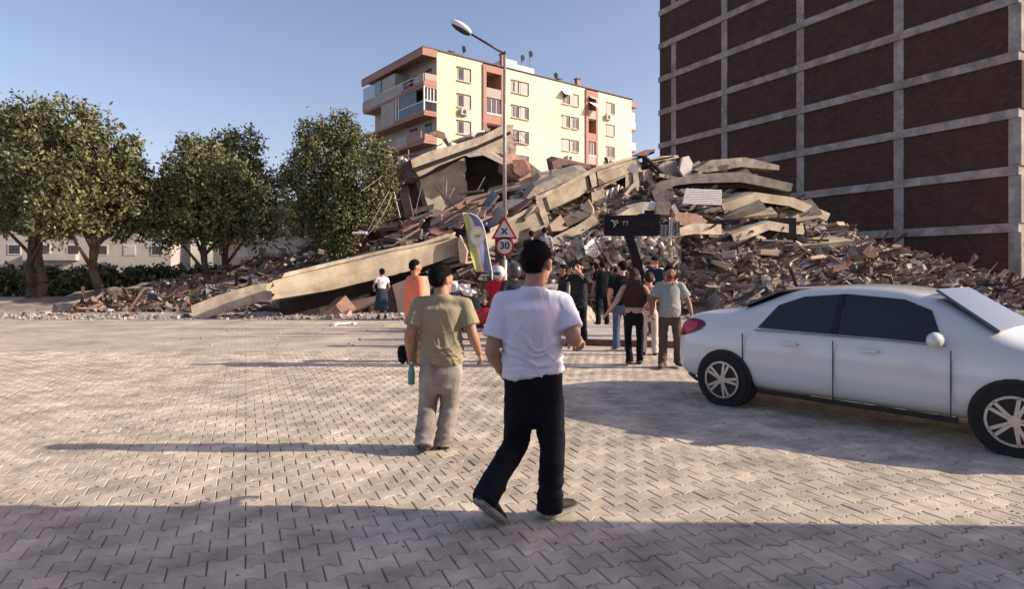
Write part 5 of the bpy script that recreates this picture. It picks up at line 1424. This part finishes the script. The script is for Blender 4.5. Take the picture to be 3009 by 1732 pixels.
def person(loc, rz, J, label, shirt='tee_white', legs='trousers_black', shoe='shoe_dark', sole='sole_dark', skin='skin', hair='hair_black', look=0.0, nod=0.0,
           sleeve=.75, hem=None, build=1.0, vox=.012, hairstyle='short', skirt=None, fold=.006, extras=None, curl=(.5, .5), seed=0, belly=0.0, hemtilt=0.0, legw=1.0,
           face=True, longhem=0.0, headk=1.07, sleeve_flare=1.0, handdir=None, palm=None, group=None):
    root = empty('person', loc, rz); tag(root, label, 'person', group)
    k = (J['head'].z - J['neck'].z) / .14
    torso_l = J['neck'].z - J['pelvis'].z; ks = torso_l / .52
    wS = (J['shR'] - J['shL']).length / 2
    ax = (J['shR'] - J['shL']); yawt = math.atan2(ax.y, ax.x)
    neck, pel, chest, head = J['neck'], J['pelvis'], J['chest'], J['head']
    # head frame
    Hm = Matrix.Rotation(look, 3, 'Z') @ Matrix.Rotation(nod, 3, 'X')
    hk = headk * .98
    def HP(x, y, z): return head + Hm @ (V((x, y, z)) * hk)
    # ---------- body
    b = MB()
    b.ell(HP(0, -.012, .022), (.074 * hk, .094 * hk, .098 * hk), Hm, 24, 16)
    b.ell(HP(0, .030, -.050), (.054 * hk, .056 * hk, .064 * hk), Hm, 20, 12)
    b.ell(HP(0, .045, -.005), (.060 * hk, .050 * hk, .060 * hk), Hm, 20, 12)
    b.ell(HP(0, .098, -.020), (.013 * hk, .020 * hk, .026 * hk), Hm @ Matrix.Rotation(.35, 3, 'X'), 10, 8)
    b.ell(HP(0, .070, -.098), (.026 * hk, .018 * hk, .018 * hk), Hm, 10, 8)
    for s_ in (-1, 1):
        b.ell(HP(.086 * s_, -.014, -.008), (.015 * hk, .026 * hk, .037 * hk), Hm @ Matrix.Rotation(s_ * .35, 3, 'Z'), 12, 10)
        b.ell(HP(.032 * s_, .078, .022), (.022 * hk, .012 * hk, .009 * hk), Hm, 10, 6)
        b.ell(HP(.036 * s_, .070, -.03), (.020 * hk, .018 * hk, .018 * hk), Hm, 10, 6)
    b.tube(neck + V((0, 0, -.06)), HP(0, -.012, -.03), .060 * ks * build ** .5, .053 * hk, 18)
    b.loft([(pel.x, pel.y, pel.z - .1, .13 * ks, .09 * ks, yawt), (pel.x, pel.y, pel.z, .145 * ks, .095 * ks, yawt), ((pel.x + chest.x) / 2, (pel.y + chest.y) / 2, (pel.z + chest.z) / 2, .125 * ks, .085 * ks, yawt),
            (chest.x, chest.y, chest.z, wS * .78, .10 * ks, yawt), (chest.x, chest.y, chest.z + .08 * ks, wS * .66, .08 * ks, yawt), (neck.x, neck.y, neck.z - .06, .055, .05, yawt)], 20)
    for S in 'LR':
        sh, el, wr = J['sh' + S], J['el' + S], J['wr' + S]
        b.caps(sh, el, .048 * ks * build, .040 * ks * build, 14)
        m_ = el.lerp(wr, .35); b.caps(el, m_, .040 * ks * build, .041 * ks * build, 14); b.caps(m_, wr, .041 * ks * build, .026 * ks, 14)
        hd = (wr - el).normalized()
        if handdir and S in handdir: hd = V(handdir[S]).normalized()
        inw = V((1 if S == 'L' else -1, 0, 0)); fwd = V((0, 1, .1))
        pn = inw if abs(hd.z) > .5 else V((0, 0, -1))
        th = fwd if abs(hd.z) > .5 else inw
        if palm and S in palm: pn, th = V(palm[S][0]), V(palm[S][1])
        fingers(b, wr, hd, th, pn, curl[0 if S == 'L' else 1], ks * .98)
        hp, kn, an = J['hip' + S], J['kn' + S], J['an' + S]
        b.caps(hp, kn, .072 * ks, .050 * ks, 14); b.caps(kn, an, .050 * ks, .034 * ks, 14)
        if shoe is None: b.caps(an, J['toe' + S] + V((0, 0, .02)), .034, .025, 12)
    me = remeshed(b, min(vox, .0075) if vox <= .009 else vox * .8, 2, 'body', .5)
    body = link_mesh('body', me, skin, root)
    if face:
        for s_ in (-1, 1):
            e_ = MB(); e_.ell(HP(.031 * s_, .084, .004), (.012 * hk, .008 * hk, .006 * hk), Hm, 8, 6); e_.build('eye', 'eye', root, local=True, smooth=True)
        e_ = MB(); e_.ell(HP(0, .086, -.062), (.022 * hk, .008 * hk, .006 * hk), Hm, 10, 6); e_.build('mouth', 'lips', root, local=True, smooth=True)
    # ---------- hair
    if hairstyle in ('short', 'long', 'bun'):
        h = MB(); n0 = 0
        h.ell(HP(0, -.012, .022), (.0745 * hk, .0945 * hk, .0985 * hk), Hm, 72, 48)
        Hi = Hm.inverted(); tufts = []
        vs = []
        for v in h.v:
            p = Hi @ (V(v) - head) / hk
            fr_ = (-.034 - p.y) if p.z < .010 else min(-.034 + (p.z - .010) * 2.6, .030 + (p.z - .030) * 1.0) - p.y
            nape = p.z + (.062 if hairstyle == 'short' else .09) + .006 * noise.noise(p * 40)
            e_ = min(fr_, nape)
            q_ = max(0, min(1, e_ / .035)); q_ = q_ * q_ * (3 - 2 * q_)
            keep = (q_ if e_ > -.002 else 0)
            th = (-.010 if e_ < 0 else .0005) + q_ * (.008 + .004 * max(0, (p.z - .02) / .1) + .005 * min(1, abs(p.x) / .07))
            th += q_ * (.0015 * noise.noise(p * 70) + .0045 * noise.noise(p * 24 + V((seed, 0, 0))) + .0015 * noise.noise(V((p.x * 90, p.y * 90, p.z * 30))))
            p = p + (p - V((0, -.012, .015))).normalized() * th
            vs.append(tuple(head + Hm @ (p * hk)))
            if e_ > -.004: tufts.append((p.copy(), (p - V((0, -.012, .015))).normalized()))
        h.v = vs
        gh = random.Random(seed)
        for _ in range(3600 if vox < .009 else 500):
            p, n_ = gh.choice(tufts); p = p + V((gh.gauss(0, .003), gh.gauss(0, .003), gh.gauss(0, .003)))
            dn = V((gh.gauss(0, .35), -.35 + gh.gauss(0, .3), -.8)); dn = (dn - n_ * dn.dot(n_)).normalized()
            sd_ = n_.cross(dn) * .0013; tp_ = p + dn * gh.uniform(.008, .018) + n_ * gh.uniform(.001, .007)
            h.add([head + Hm @ ((p + sd_) * hk), head + Hm @ ((p - sd_) * hk), head + Hm @ (tp_ * hk)], [(0, 1, 2)])
        if hairstyle == 'long':
            for t in range(1): pass
            h2 = MB()
            hz_ = head.z
            h2.loft([(head.x - .01, head.y - .10, hz_ - .52, .15, .03), (head.x, head.y - .115, hz_ - .42, .205, .05), (head.x, head.y - .12, hz_ - .30, .185, .06), (head.x, head.y - .10, hz_ - .17, .15, .07), (head.x, head.y - .06, hz_ - .05, .105, .085), (head.x, head.y - .03, hz_ + .03, .085, .09), (head.x, head.y - .01, hz_ + .10, .05, .06)], 30)
            h2.ell(HP(0, -.022, .030), (.088 * hk, .102 * hk, .106 * hk), Hm, 24, 16)
            me = remeshed(h2, .012, 2); displace(me, lambda p: .010 * noise.noise(V((p.x * 45, p.y * 20, p.z * 5))))
            link_mesh('hair', me, hair, root)
        else:
            if hairstyle == 'bun': h.ell(HP(0, -.11, .06), (.035, .035, .035), Hm, 12, 8)
            h.build('hair', hair, root, local=True, smooth=True)
    # ---------- shirt
    hemz = hem if hem is not None else pel.z - .10
    b = MB()
    def tr(z):
        t = (z - pel.z) / (chest.z - pel.z)
        return pel.lerp(chest, t)
    bw = build
    lv = []
    zz = [hemz, hemz + .02, pel.z + .04, (pel.z + chest.z) / 2, chest.z - .02, chest.z + .08 * ks]
    rw = [.168, .172, .165, .160, .185, .188]; rd = [.118, .122, .120, .112, .118, .112]
    for i, z in enumerate(zz):
        c_ = tr(z); bel = belly * (1 if i in (2, 3) else .5 if i in (1, 4, 0) else 0)
        wx = rw[i] * ks * bw if i < 4 else wS * (.93 if i == 4 else .97) * bw ** .3
        lv.append((c_.x, c_.y + bel * .5, z, wx, rd[i] * ks * bw + bel * .6, yawt))
    shm = (J['shL'] + J['shR']) / 2
    lv.append((shm.x, shm.y, shm.z + .012, wS * .80, .082 * ks * bw, yawt))
    lv.append((neck.x * .5 + shm.x * .5, (neck.y + shm.y) / 2, shm.z + (neck.z - shm.z) * .52, wS * .62, .088 * ks * bw, yawt))
    lv.append((neck.x * .8 + shm.x * .2, neck.y, shm.z + (neck.z - shm.z) * .80, wS * .42, .082 * ks, yawt))
    lv.append((neck.x, neck.y, neck.z - .004, .066 * ks, .066 * ks, yawt))
    b.loft(lv, 32, 2.2)
    for S in 'LR':
        sh, el, wr = J['sh' + S], J['el' + S], J['wr' + S]
        b.caps(sh, shm.lerp(sh, .3) + V((0, 0, .015)), .063 * ks * bw, .07 * ks, 16)
        if sleeve <= 1: e_ = sh.lerp(el, sleeve); b.caps(sh, sh.lerp(el, .3), .064 * ks * bw, .068 * ks * bw, 16); b.tube(sh.lerp(el, .25), e_, .069 * ks * bw, .076 * ks * bw * sleeve_flare, 20)
        else:
            b.caps(sh, el, .064 * ks * bw, .054 * ks * bw, 16); b.caps(el, el.lerp(wr, sleeve - 1), .054 * ks * bw, .042 * ks * bw, 16)
    me = remeshed(b, vox, 12 if vox < .009 else 6, 'shirt', .7)
    sd = seed * 3.7
    def fs_(p):
        low = max(0, min(1, (chest.z + .05 - p.z) / .45))
        wv = noise.noise(V((p.x * 5 + sd, p.y * 5, p.z * 5))) * .07
        sg_ = 1 if p.x > pel.x - .02 else -1
        u1 = (p.x - sg_ * (chest.z - p.z) * .42 + wv) * 15
        r1 = max(0, 1 - abs(noise.noise(V((u1, p.y * 5, p.z * 2.2 + sd)))) * 3.6) ** 1.6
        r2 = max(0, 1 - abs(noise.noise(V((p.x * 3.5 + sd, p.y * 3, (p.z + wv * 1.6 - abs(p.x - pel.x) * .25) * 19)))) * 3.4) ** 1.6
        r3 = noise.noise(V((p.x * 7, p.y * 7, p.z * 5 + sd)))
        m1 = .5 + .5 * noise.noise(V((p.x * 3.1, p.y * 3, p.z * 3.1 + sd + 9)))
        bot = max(0, 1 - abs((p.z - hemz) / .16 - .9) * .8)
        return fold * (r1 * 1.5 * m1 * (.35 + .65 * low) + r2 * 1.7 * bot + r3 * .9 - .5)
    displace(me, fs_)
    if hemtilt:
        for v in me.vertices:
            f_ = max(0, 1 - (v.co.z - hemz) / .12); v.co.z += hemtilt * (v.co.x - pel.x) * f_
    sh_o = link_mesh('shirt', me, shirt, root)
    # ---------- legs
    if legs:
        b = MB()
        hipc = (J['hipL'] + J['hipR']) / 2; hw = (J['hipR'] - J['hipL']).length / 2
        b.loft([(hipc.x, hipc.y, hipc.z - .19 * ks, hw * .55, .05 * ks), (hipc.x, hipc.y, hipc.z - .14 * ks, hw + .045 * ks * legw, .088 * ks), (hipc.x, hipc.y, hipc.z - .03, hw + .082 * ks * legw, .115 * ks), (pel.x, pel.y, pel.z + .03, .160 * ks * bw, .112 * ks * bw), (pel.x, pel.y, max(pel.z + .10, hemz + .05), .150 * ks * bw, .106 * ks * bw)], 26, 2.3)
        for S in 'LR':
            hp, kn, an = J['hip' + S], J['kn' + S], J['an' + S]
            b.caps(hp + V((0, 0, -.04)), kn, .088 * ks * legw, .069 * ks * legw, 18)
            md = kn.lerp(an, .4); b.caps(kn, md, .069 * ks * legw, .066 * ks * legw, 18)
            dn = (an - kn).normalized(); b.tube(md, an + dn * .035, .066 * ks * legw, .066 * ks * legw, 18)
        me = remeshed(b, vox, 4, 'trousers', .6)
        def fl_(p):
            lowk = 1 if p.z < J['knL'].z * 1.25 else .4
            low = 1.6 if p.z < .25 else 1
            return min(fold, .0065) * (.9 - 2.2 * abs(noise.noise(V((p.x * 6 + sd, p.y * 6, p.z * 13))))) * lowk * low + .003 * noise.noise(p * 9)
        displace(me, fl_)
        link_mesh('trousers', me, legs, root)
    if skirt:
        b = MB(); b.loft([(pel.x, pel.y, skirt[1], .23, .19), (pel.x, pel.y, skirt[1] + .2, .215, .18), (pel.x, pel.y, pel.z, .175, .13), (pel.x, pel.y, pel.z + .12, .14, .10)], 40)
        me = remeshed(b, .015, 3); displace(me, lambda p: .012 * math.sin(math.atan2(p.y, p.x) * 11) * max(0, (pel.z - p.z)) * 2)
        link_mesh('skirt', me, skirt[0], root)
    # ---------- shoes
    if shoe:
        for S in 'LR':
            an, toe = J['an' + S], J['toe' + S]
            hd = V((toe.x - an.x, toe.y - an.y, toe.z - (an.z - .065)))
            f = hd.normalized(); up = V((0, 0, 1)) - f * f.z
            if up.length < .2: up = V((0, 1, 0)) - f * f.y
            up.normalize(); rt = f.cross(up)
            Rm = Matrix((rt, f, up)).transposed()
            heel = an - up * .065 - f * .055
            Ln = .272 * ks
            def SP(x, y, z): return heel + rt * x + f * y * Ln + up * z
            st = [(0.0, .022, .05), (.06, .036, .078), (.25, .040, .090), (.45, .043, .080), (.62, .049, .062), (.8, .048, .05), (.93, .036, .040), (1.0, .018, .028)]
            b = MB(); vs = []; n = 14
            for (y, w, h_) in st:
                for i in range(n):
                    a = 2 * math.pi * i / n
                    zz_ = .014 + (h_ - .014) * (.5 + .5 * math.sin(a)) if True else 0
                    vs.append(SP(math.cos(a) * w * ks * (1 if math.sin(a) < .3 else .86), y, zz_ * ks))
            fs = [(k_ * n + i, (k_ + 1) * n + i, (k_ + 1) * n + (i + 1) % n, k_ * n + (i + 1) % n) for k_ in range(len(st) - 1) for i in range(n)]
            fs += [tuple(range(n)), tuple(range((len(st) - 1) * n, len(st) * n))[::-1]]
            b.add(vs, fs); b.tube(SP(0, .22, .06), SP(0, .20, .11), .043 * ks, .045 * ks, 14); so = b.build('shoe', shoe, root, local=True, smooth=True)
            b = MB(); ol = [(y, w + .006) for y, w, _ in st]
            ring = [SP(w * ks, y, 0) for y, w in ol] + [SP(-w * ks, y, 0) for y, w in ol[::-1]]
            b.prism(ring, up * .024); b.build('sole', sole, so, local=True)
    if extras: extras(root, HP, Hm, hk, J)
    return root

def px_J(root_px, Y, pts):
    """joints read off the photograph at one distance: name -> (px, py, dy)"""
    x0 = (root_px - CX) / F * Y
    return {k: V(((px - CX) / F * Y - x0, dy, EYE + (HY - py) / F * Y)) for k, (px, py, dy) in pts.items()}, V((x0, Y, 0))

# man in white T-shirt, mid-stride, seen from behind
J, loc = px_J(1545, 4.08, dict(head=(1580, 776, .0), neck=(1566, 836, -.02), chest=(1560, 945, -.02), pelvis=(1566, 1110, 0),
    shL=(1478, 886, -.03), shR=(1654, 892, .03), elL=(1446, 1030, -.05), elR=(1684, 996, -.06), wrL=(1466, 1088, .10), wrR=(1704, 1012, .17),
    hipL=(1528, 1160, 0), hipR=(1610, 1160, .02), knL=(1518, 1310, .08), anL=(1432, 1424, -.22), toeL=(1474, 1556, -.10), knR=(1624, 1320, .02), anR=(1615, 1484, -.02), toeR=(1690, 1508, .16)))
J['toeL'].z = .02; J['toeR'].z = .015
person(loc, 0, J, 'man walking away in white T-shirt and black trousers, nearest figure', 'tee_white', 'trousers_black', 'shoe_brown', 'sole_white', 'skin', look=R(-38), nod=R(-4),
       sleeve=.74, hem=.92, build=1.02, vox=.0085, fold=.0115, seed=1, curl=(.6, .9), hemtilt=.10, legw=1.04, headk=1.13, sleeve_flare=1.02)
# man in khaki T-shirt
def khaki_extras(root, HP, Hm, hk, J): pass
J, loc = px_J(1288, 5.62, dict(head=(1298, 822, 0), neck=(1300, 860, -.02), chest=(1299, 935, -.02), pelvis=(1296, 1052, 0),
    shL=(1234, 895, 0), shR=(1366, 895, -.02), elL=(1207, 985, -.08), elR=(1390, 985, -.05), wrL=(1203, 1040, .02), wrR=(1405, 1036, .06),
    hipL=(1266, 1085, 0), hipR=(1326, 1085, 0), knL=(1254, 1195, .05), anL=(1252, 1288, -.14), toeL=(1250, 1330, .02), knR=(1320, 1192, .06), anR=(1302, 1302, .03), toeR=(1300, 1322, .24)))
J['toeL'].z = .01; J['toeR'].z = .03
khaki_loc = loc.copy(); kJ = J
person(loc, 0, J, 'man walking away in khaki T-shirt and dusty beige trousers, holding a green bottle', 'tee_khaki', 'trousers_beige', 'shoe_grey', 'sole_dark', 'skin', look=R(-44), nod=0,
       sleeve=.70, hem=.76, build=1.04, vox=.0085, fold=.0140, seed=2, curl=(1.1, .5), legw=1.08, headk=1.13, sleeve_flare=1.1)
# bottle in his left hand
wl = khaki_loc + kJ['wrL'] + V((.012, .02, -.095))
bt = empty('water_bottle', wl + V((0, 0, -.19))); tag(bt, 'green plastic bottle hanging from the left hand of the man in khaki', 'bottle')
b = MB(); b.loft([(0, 0, 0, .024, .024), (0, 0, .01, .031, .031), (0, 0, .11, .032, .032), (0, 0, .15, .024, .024), (0, 0, .175, .013, .013), (0, 0, .19, .013, .013)], 18); b.build('flask', 'bottle_green', bt, local=True, smooth=True)
b = MB(); b.tube((0, 0, .188), (0, 0, .205), .015, .015, 12); b.build('cap', 'white_paint', bt, local=True)
b = MB(); b.tube((0, 0, .055), (0, 0, .10), .0330, .0330, 18, cap=False); b.build('label', 'glass_pane', bt, local=True)
# dark bag held beside
c = khaki_loc + kJ['wrL'] + V((-.075, .06, -.02))
me = MB(); me.ell((0, 0, 0), (.045, .05, .085)); me.ell((-.012, 0, .03), (.035, .04, .05)); me.ell((.03, -.01, .055), (.03, .02, .02))
m2 = remeshed(me, .008, 1); displace(m2, lambda p: noise.noise(p * 35) * .006); o = link_mesh('small_bag', m2, 'tee_black', None, c); tag(o, 'small black bag at the left wrist of the man in khaki', 'bag')

# man in orange
J = stand(1.79, elL=(-.27, -.02, 1.10), wrL=(-.20, .18, .98), elR=(.24, .0, 1.1), wrR=(.15, .22, 1.0))
p0 = at(1219, 1073, 10.6)
person((p0.x, 10.6, 0), R(-58), J, 'man in bright orange shirt standing side on beyond the man in khaki', 'tee_orange', 'trousers_brown', 'shoe_dark', 'sole_dark', 'skin', look=R(-5), sleeve=1.3, hem=.78, build=1.22, vox=.014, fold=.012, seed=3,
       hairstyle='short', headk=1.02)
# woman in navy skirt by the slab
J = stand(1.62, elL=(-.26, .05, 1.05), wrL=(-.20, .2, .98), elR=(.25, .03, 1.03), wrR=(.22, .16, .92))
p0 = at(1122, 938, 20.3)
person((p0.x, 20.3, .03), R(28), J, 'woman in white top and long navy skirt facing the tilted parapet', 'tee_plain', None, 'shoe_dark', 'sole_dark', 'skin', look=R(10), sleeve=.5, hem=.90, build=.86, vox=.015, fold=.006, seed=4, hairstyle='bun', skirt=('skirt_navy', .30), face=True)
# woman with long brown hair
J = stand(1.62, elL=(-.30, -.06, 1.08), wrL=(-.46, .02, .86), elR=(.29, -.02, 1.05), wrR=(.30, .16, .88))
J['knL'] = V((-.09, .10, .47)); J['anL'] = V((-.08, -.05, .10)); J['toeL'] = V((-.09, .14, .02)); J['anR'] = V((.11, .12, .08)); J['toeR'] = V((.12, .32, .03))
p0 = at(1863, 1073, 10.6)
person((p0.x, 10.6, 0), R(-4), J, 'woman walking away with long brown hair, peach top and black trousers', 'tee_peach', 'trousers_black', 'shoe_grey', 'sole_dark', 'skin_light', 'hair_brown', sleeve=1.5, hem=.87, build=.92, vox=.013, fold=.006, seed=5, hairstyle='long', legw=.92, look=R(4))
# man with cap turned backwards, black T-shirt, jeans
def cap_ext(root, HP, Hm, hk, J):
    b = MB(); b.ell(HP(0, -.012, .055), (.088 * hk, .106 * hk, .082 * hk), Hm, 20, 12); b.build('cap', 'tee_black', root, local=True, smooth=True)
    b = MB(); b.ell(HP(0, .02, .03), (.091 * hk, .09 * hk, .012 * hk), Hm @ Matrix.Rotation(.5, 3, 'X'), 20, 8); b.ell(HP(0, .0, -.055), (.085 * hk, .09 * hk, .02 * hk), Hm, 18, 8); b.build('mask_strap', 'mask_white', root, local=True, smooth=True)
J = stand(1.78, elL=(-.27, -.03, 1.12), wrL=(-.22, .12, .92)); 
p0 = at(1828, 1030, 12.5)
person((p0.x, 12.5, 0), R(6), J, 'man in black cap, black T-shirt and blue jeans behind the woman with long hair', 'tee_black', 'jeans', 'tee_plain', 'sole_white', 'skin_light', look=R(25), sleeve=.6, hem=.90, vox=.014, seed=6, extras=cap_ext)
# navy shirted man with white mask
def mask_ext(root, HP, Hm, hk, J):
    b = MB(); b.ell(HP(0, .062, -.052), (.052 * hk, .048 * hk, .046 * hk), Hm, 16, 10); b.build('face_mask', 'mask_white', root, local=True, smooth=True)
J = stand(1.80, elL=(-.25, .04, 1.12), wrL=(-.12, .26, 1.08), elR=(.25, .02, 1.12), wrR=(.2, .2, .96))
p0 = at(1925, 1000, 14.2)
person((p0.x, 14.2, .12), R(128), J, 'man in navy T-shirt with white face mask standing behind the others on the right', 'tee_navy', 'trousers_brown', 'shoe_dark', 'sole_dark', 'skin', look=R(-20), vox=.015, seed=7, extras=mask_ext, sleeve=.7, nod=R(-12))
# woman in patterned top and pale trousers
J = stand(1.55, elR=(.24, .06, 1.0), wrR=(.18, .24, 1.02))
p0 = at(1908, 1035, 11.9)
person((p0.x, 11.9, 0), R(-14), J, 'person in pink patterned top and pale trousers half hidden by the long haired woman', 'top_pattern', 'trousers_cream', 'shoe_dark', 'sole_dark', 'skin_light', 'hair_brown', sleeve=.9, hem=.82, build=.86, vox=.014, seed=8)
# man in grey T-shirt facing the camera
def scarf_ext(root, HP, Hm, hk, J):
    b = MB(); b.ell(HP(0, .050, -.055), (.058 * hk, .056 * hk, .055 * hk), Hm, 16, 10); b.build('face_mask', 'mask_red', root, local=True, smooth=True)
    n = J['neck']; m_ = MB(); N = 16
    for i in range(N):
        a, c = 2 * math.pi * i / N, 2 * math.pi * (i + 1) / N
        f = lambda a_: n + V((math.cos(a_) * .10, math.sin(a_) * .085 + .01, .0 - .035 * max(0, math.sin(a_))))
        m_.caps(f(a), f(c), .030, .030, 8)
    me = remeshed(m_, .012, 1); displace(me, lambda p: noise.noise(p * 30) * .010); link_mesh('scarf', me, 'top_pattern', root)
J = stand(1.68, elL=(-.30, -.02, 1.08), wrL=(-.34, .10, .86), elR=(.28, .02, 1.08), wrR=(.30, .18, .90))
J['knL'] = V((-.12, .08, .48)); J['anL'] = V((-.14, -.02, .10)); J['toeL'] = V((-.18, .18, .04)); J['anR'] = V((.13, .12, .085)); J['toeR'] = V((.18, .32, .03))
p0 = at(1968, 1080, 10.4)
person((p0.x, 10.4, 0), R(172), J, 'masked man in grey T-shirt and brown trousers coming forward beside the white car', 'tee_grey', 'trousers_brown', 'shoe_grey', 'sole_dark', 'skin_dark', look=R(6), sleeve=.72, hem=.83, build=1.12, vox=.012, fold=.008, seed=9, belly=.05, extras=scarf_ext, sleeve_flare=1.15, legw=1.05)
# photographer in dark clothes with raised arms
J = stand(1.80, elL=(-.27, .16, 1.36), wrL=(-.07, .26, 1.60), elR=(.29, .14, 1.38), wrR=(.08, .27, 1.62), anR=(.12, .08, .085), toeR=(.14, .30, .02))
def phone_ext(root, HP, Hm, hk, J):
    b = MB(); b.box((0, .36, 1.70), (.15, .012, .08)); o_ = b.build('phone_body', 'phone_black', root, local=True)
p0 = at(1700, 1010, 13.4)
person((p0.x, 13.4, 0), R(152), J, 'person in dark jacket raising both arms to film, right of the man in white', 'jacket_dark', 'trousers_black', 'shoe_dark', 'sole_dark', 'skin', look=0, sleeve=1.6, hem=.80, build=1.1, vox=.015, fold=.010, seed=10, handdir={'L': (.4, .1, 1), 'R': (-.4, .1, 1)}, extras=phone_ext)
J = stand(1.74, elL=(-.25, .0, 1.12), wrL=(-.18, .16, .95), elR=(.25, .03, 1.12), wrR=(.15, .22, 1.0))
p0 = at(1655, 1010, 14.6)
person((p0.x, 14.6, .0), R(100), J, 'person in dark jacket standing directly behind the shoulder of the man in white', 'jacket_dark', 'trousers_black', 'shoe_dark', 'sole_dark', 'skin', look=0, sleeve=1.7, hem=.82, build=1.05, vox=.016, seed=11)
J = stand(1.74); p0 = at(1770, 950, 17.0)
person((p0.x, 17.0, .12), R(10), J, 'person all in black standing in the shade before the flattened floors', 'tee_black', 'trousers_black', 'shoe_dark', 'sole_dark', 'skin_dark', sleeve=.7, vox=.017, seed=12)
# person in red with pale helmet
def helm(mat_, visor=True):
    def f(root, HP, Hm, hk, J):
        b = MB(); b.ell(HP(0, -.01, .02), (.125 * hk, .14 * hk, .14 * hk), Hm, 22, 14); b.build('helmet', mat_, root, local=True, smooth=True)
        if visor:
            b = MB(); b.ell(HP(0, .05, .0), (.10 * hk, .098 * hk, .05 * hk), Hm, 18, 10); b.build('visor', 'car_glass', root, local=True, smooth=True)
    return f
J = stand(1.66, elL=(-.29, .05, 1.10), wrL=(-.22, .25, .98), elR=(.29, .05, 1.10), wrR=(.22, .25, .98))
p0 = at(1466, 990, 13.2)
person((p0.x, 13.2, 0), R(160), J, 'person in red T-shirt and pale helmet below the round speed sign', 'tee_red', 'jeans', 'shoe_dark', 'sole_dark', 'skin', sleeve=.7, build=1.15, vox=.014, fold=.010, seed=13, extras=helm('helmet_white'), face=False)
J = stand(1.70); p0 = at(1511, 1060, 11.0)
person((p0.x, 11.0, 0), R(20), J, 'person in dark helmet and dark top, mostly hidden by the man in white', 'jacket_dark', 'trousers_black', 'shoe_dark', 'sole_dark', 'skin_dark', sleeve=.9, build=1.0, vox=.015, seed=14, extras=helm('helmet_dark', False), face=False)
# two onlookers up on the rubble
for (px, hy_, Y_, m_, lab, rz_, sd_) in ((1561, 688, 20.0, 'tee_black', 'dark haired onlooker in black standing above the nearest man on a mound', R(15), 15), (1600, 678, 20.2, 'tee_check', 'onlooker in pale checked shirt beside the one in black on the mound', R(-10), 16)):
    zh = at(px, hy_, Y_).z; gz_ = zh - 1.60
    J = stand(1.70, elL=(-.25, .03, 1.08), wrL=(-.15, .2, 1.0), elR=(.25, .03, 1.08), wrR=(.15, .2, 1.0))
    person((at(px, 0, Y_).x, Y_, gz_), rz_, J, lab, m_, 'trousers_black', 'shoe_dark', 'sole_dark', 'skin', sleeve=.7, vox=.016, seed=sd_, build=.95)
# mound of broken concrete they stand on
b = MB(); cx_ = at(1585, 0, 20.4).x; zt_ = at(1561, 688, 20).z - 1.60
me = MB(); me.loft([(cx_, 20.5, -.05, 1.9, 1.2), (cx_, 20.5, .5, 1.5, 1.0), (cx_, 20.4, zt_ - .12, 1.0, .8), (cx_, 20.4, zt_ - .01, .8, .6)], 26)
m2 = remeshed(me, .07, 1); displace(m2, lambda p: (noise.noise(p * 2.2) * .15 + noise.noise(p * 6) * .06) * (1 if p.z < zt_ - .1 else .1))
m2.polygons.foreach_set('use_smooth', [False] * len(m2.polygons))
o = link_mesh('rubble_mound', m2, 'rubble_grey', None); tag(o, 'grey rubble mound carrying two onlookers behind the signpost', 'rubble mound')
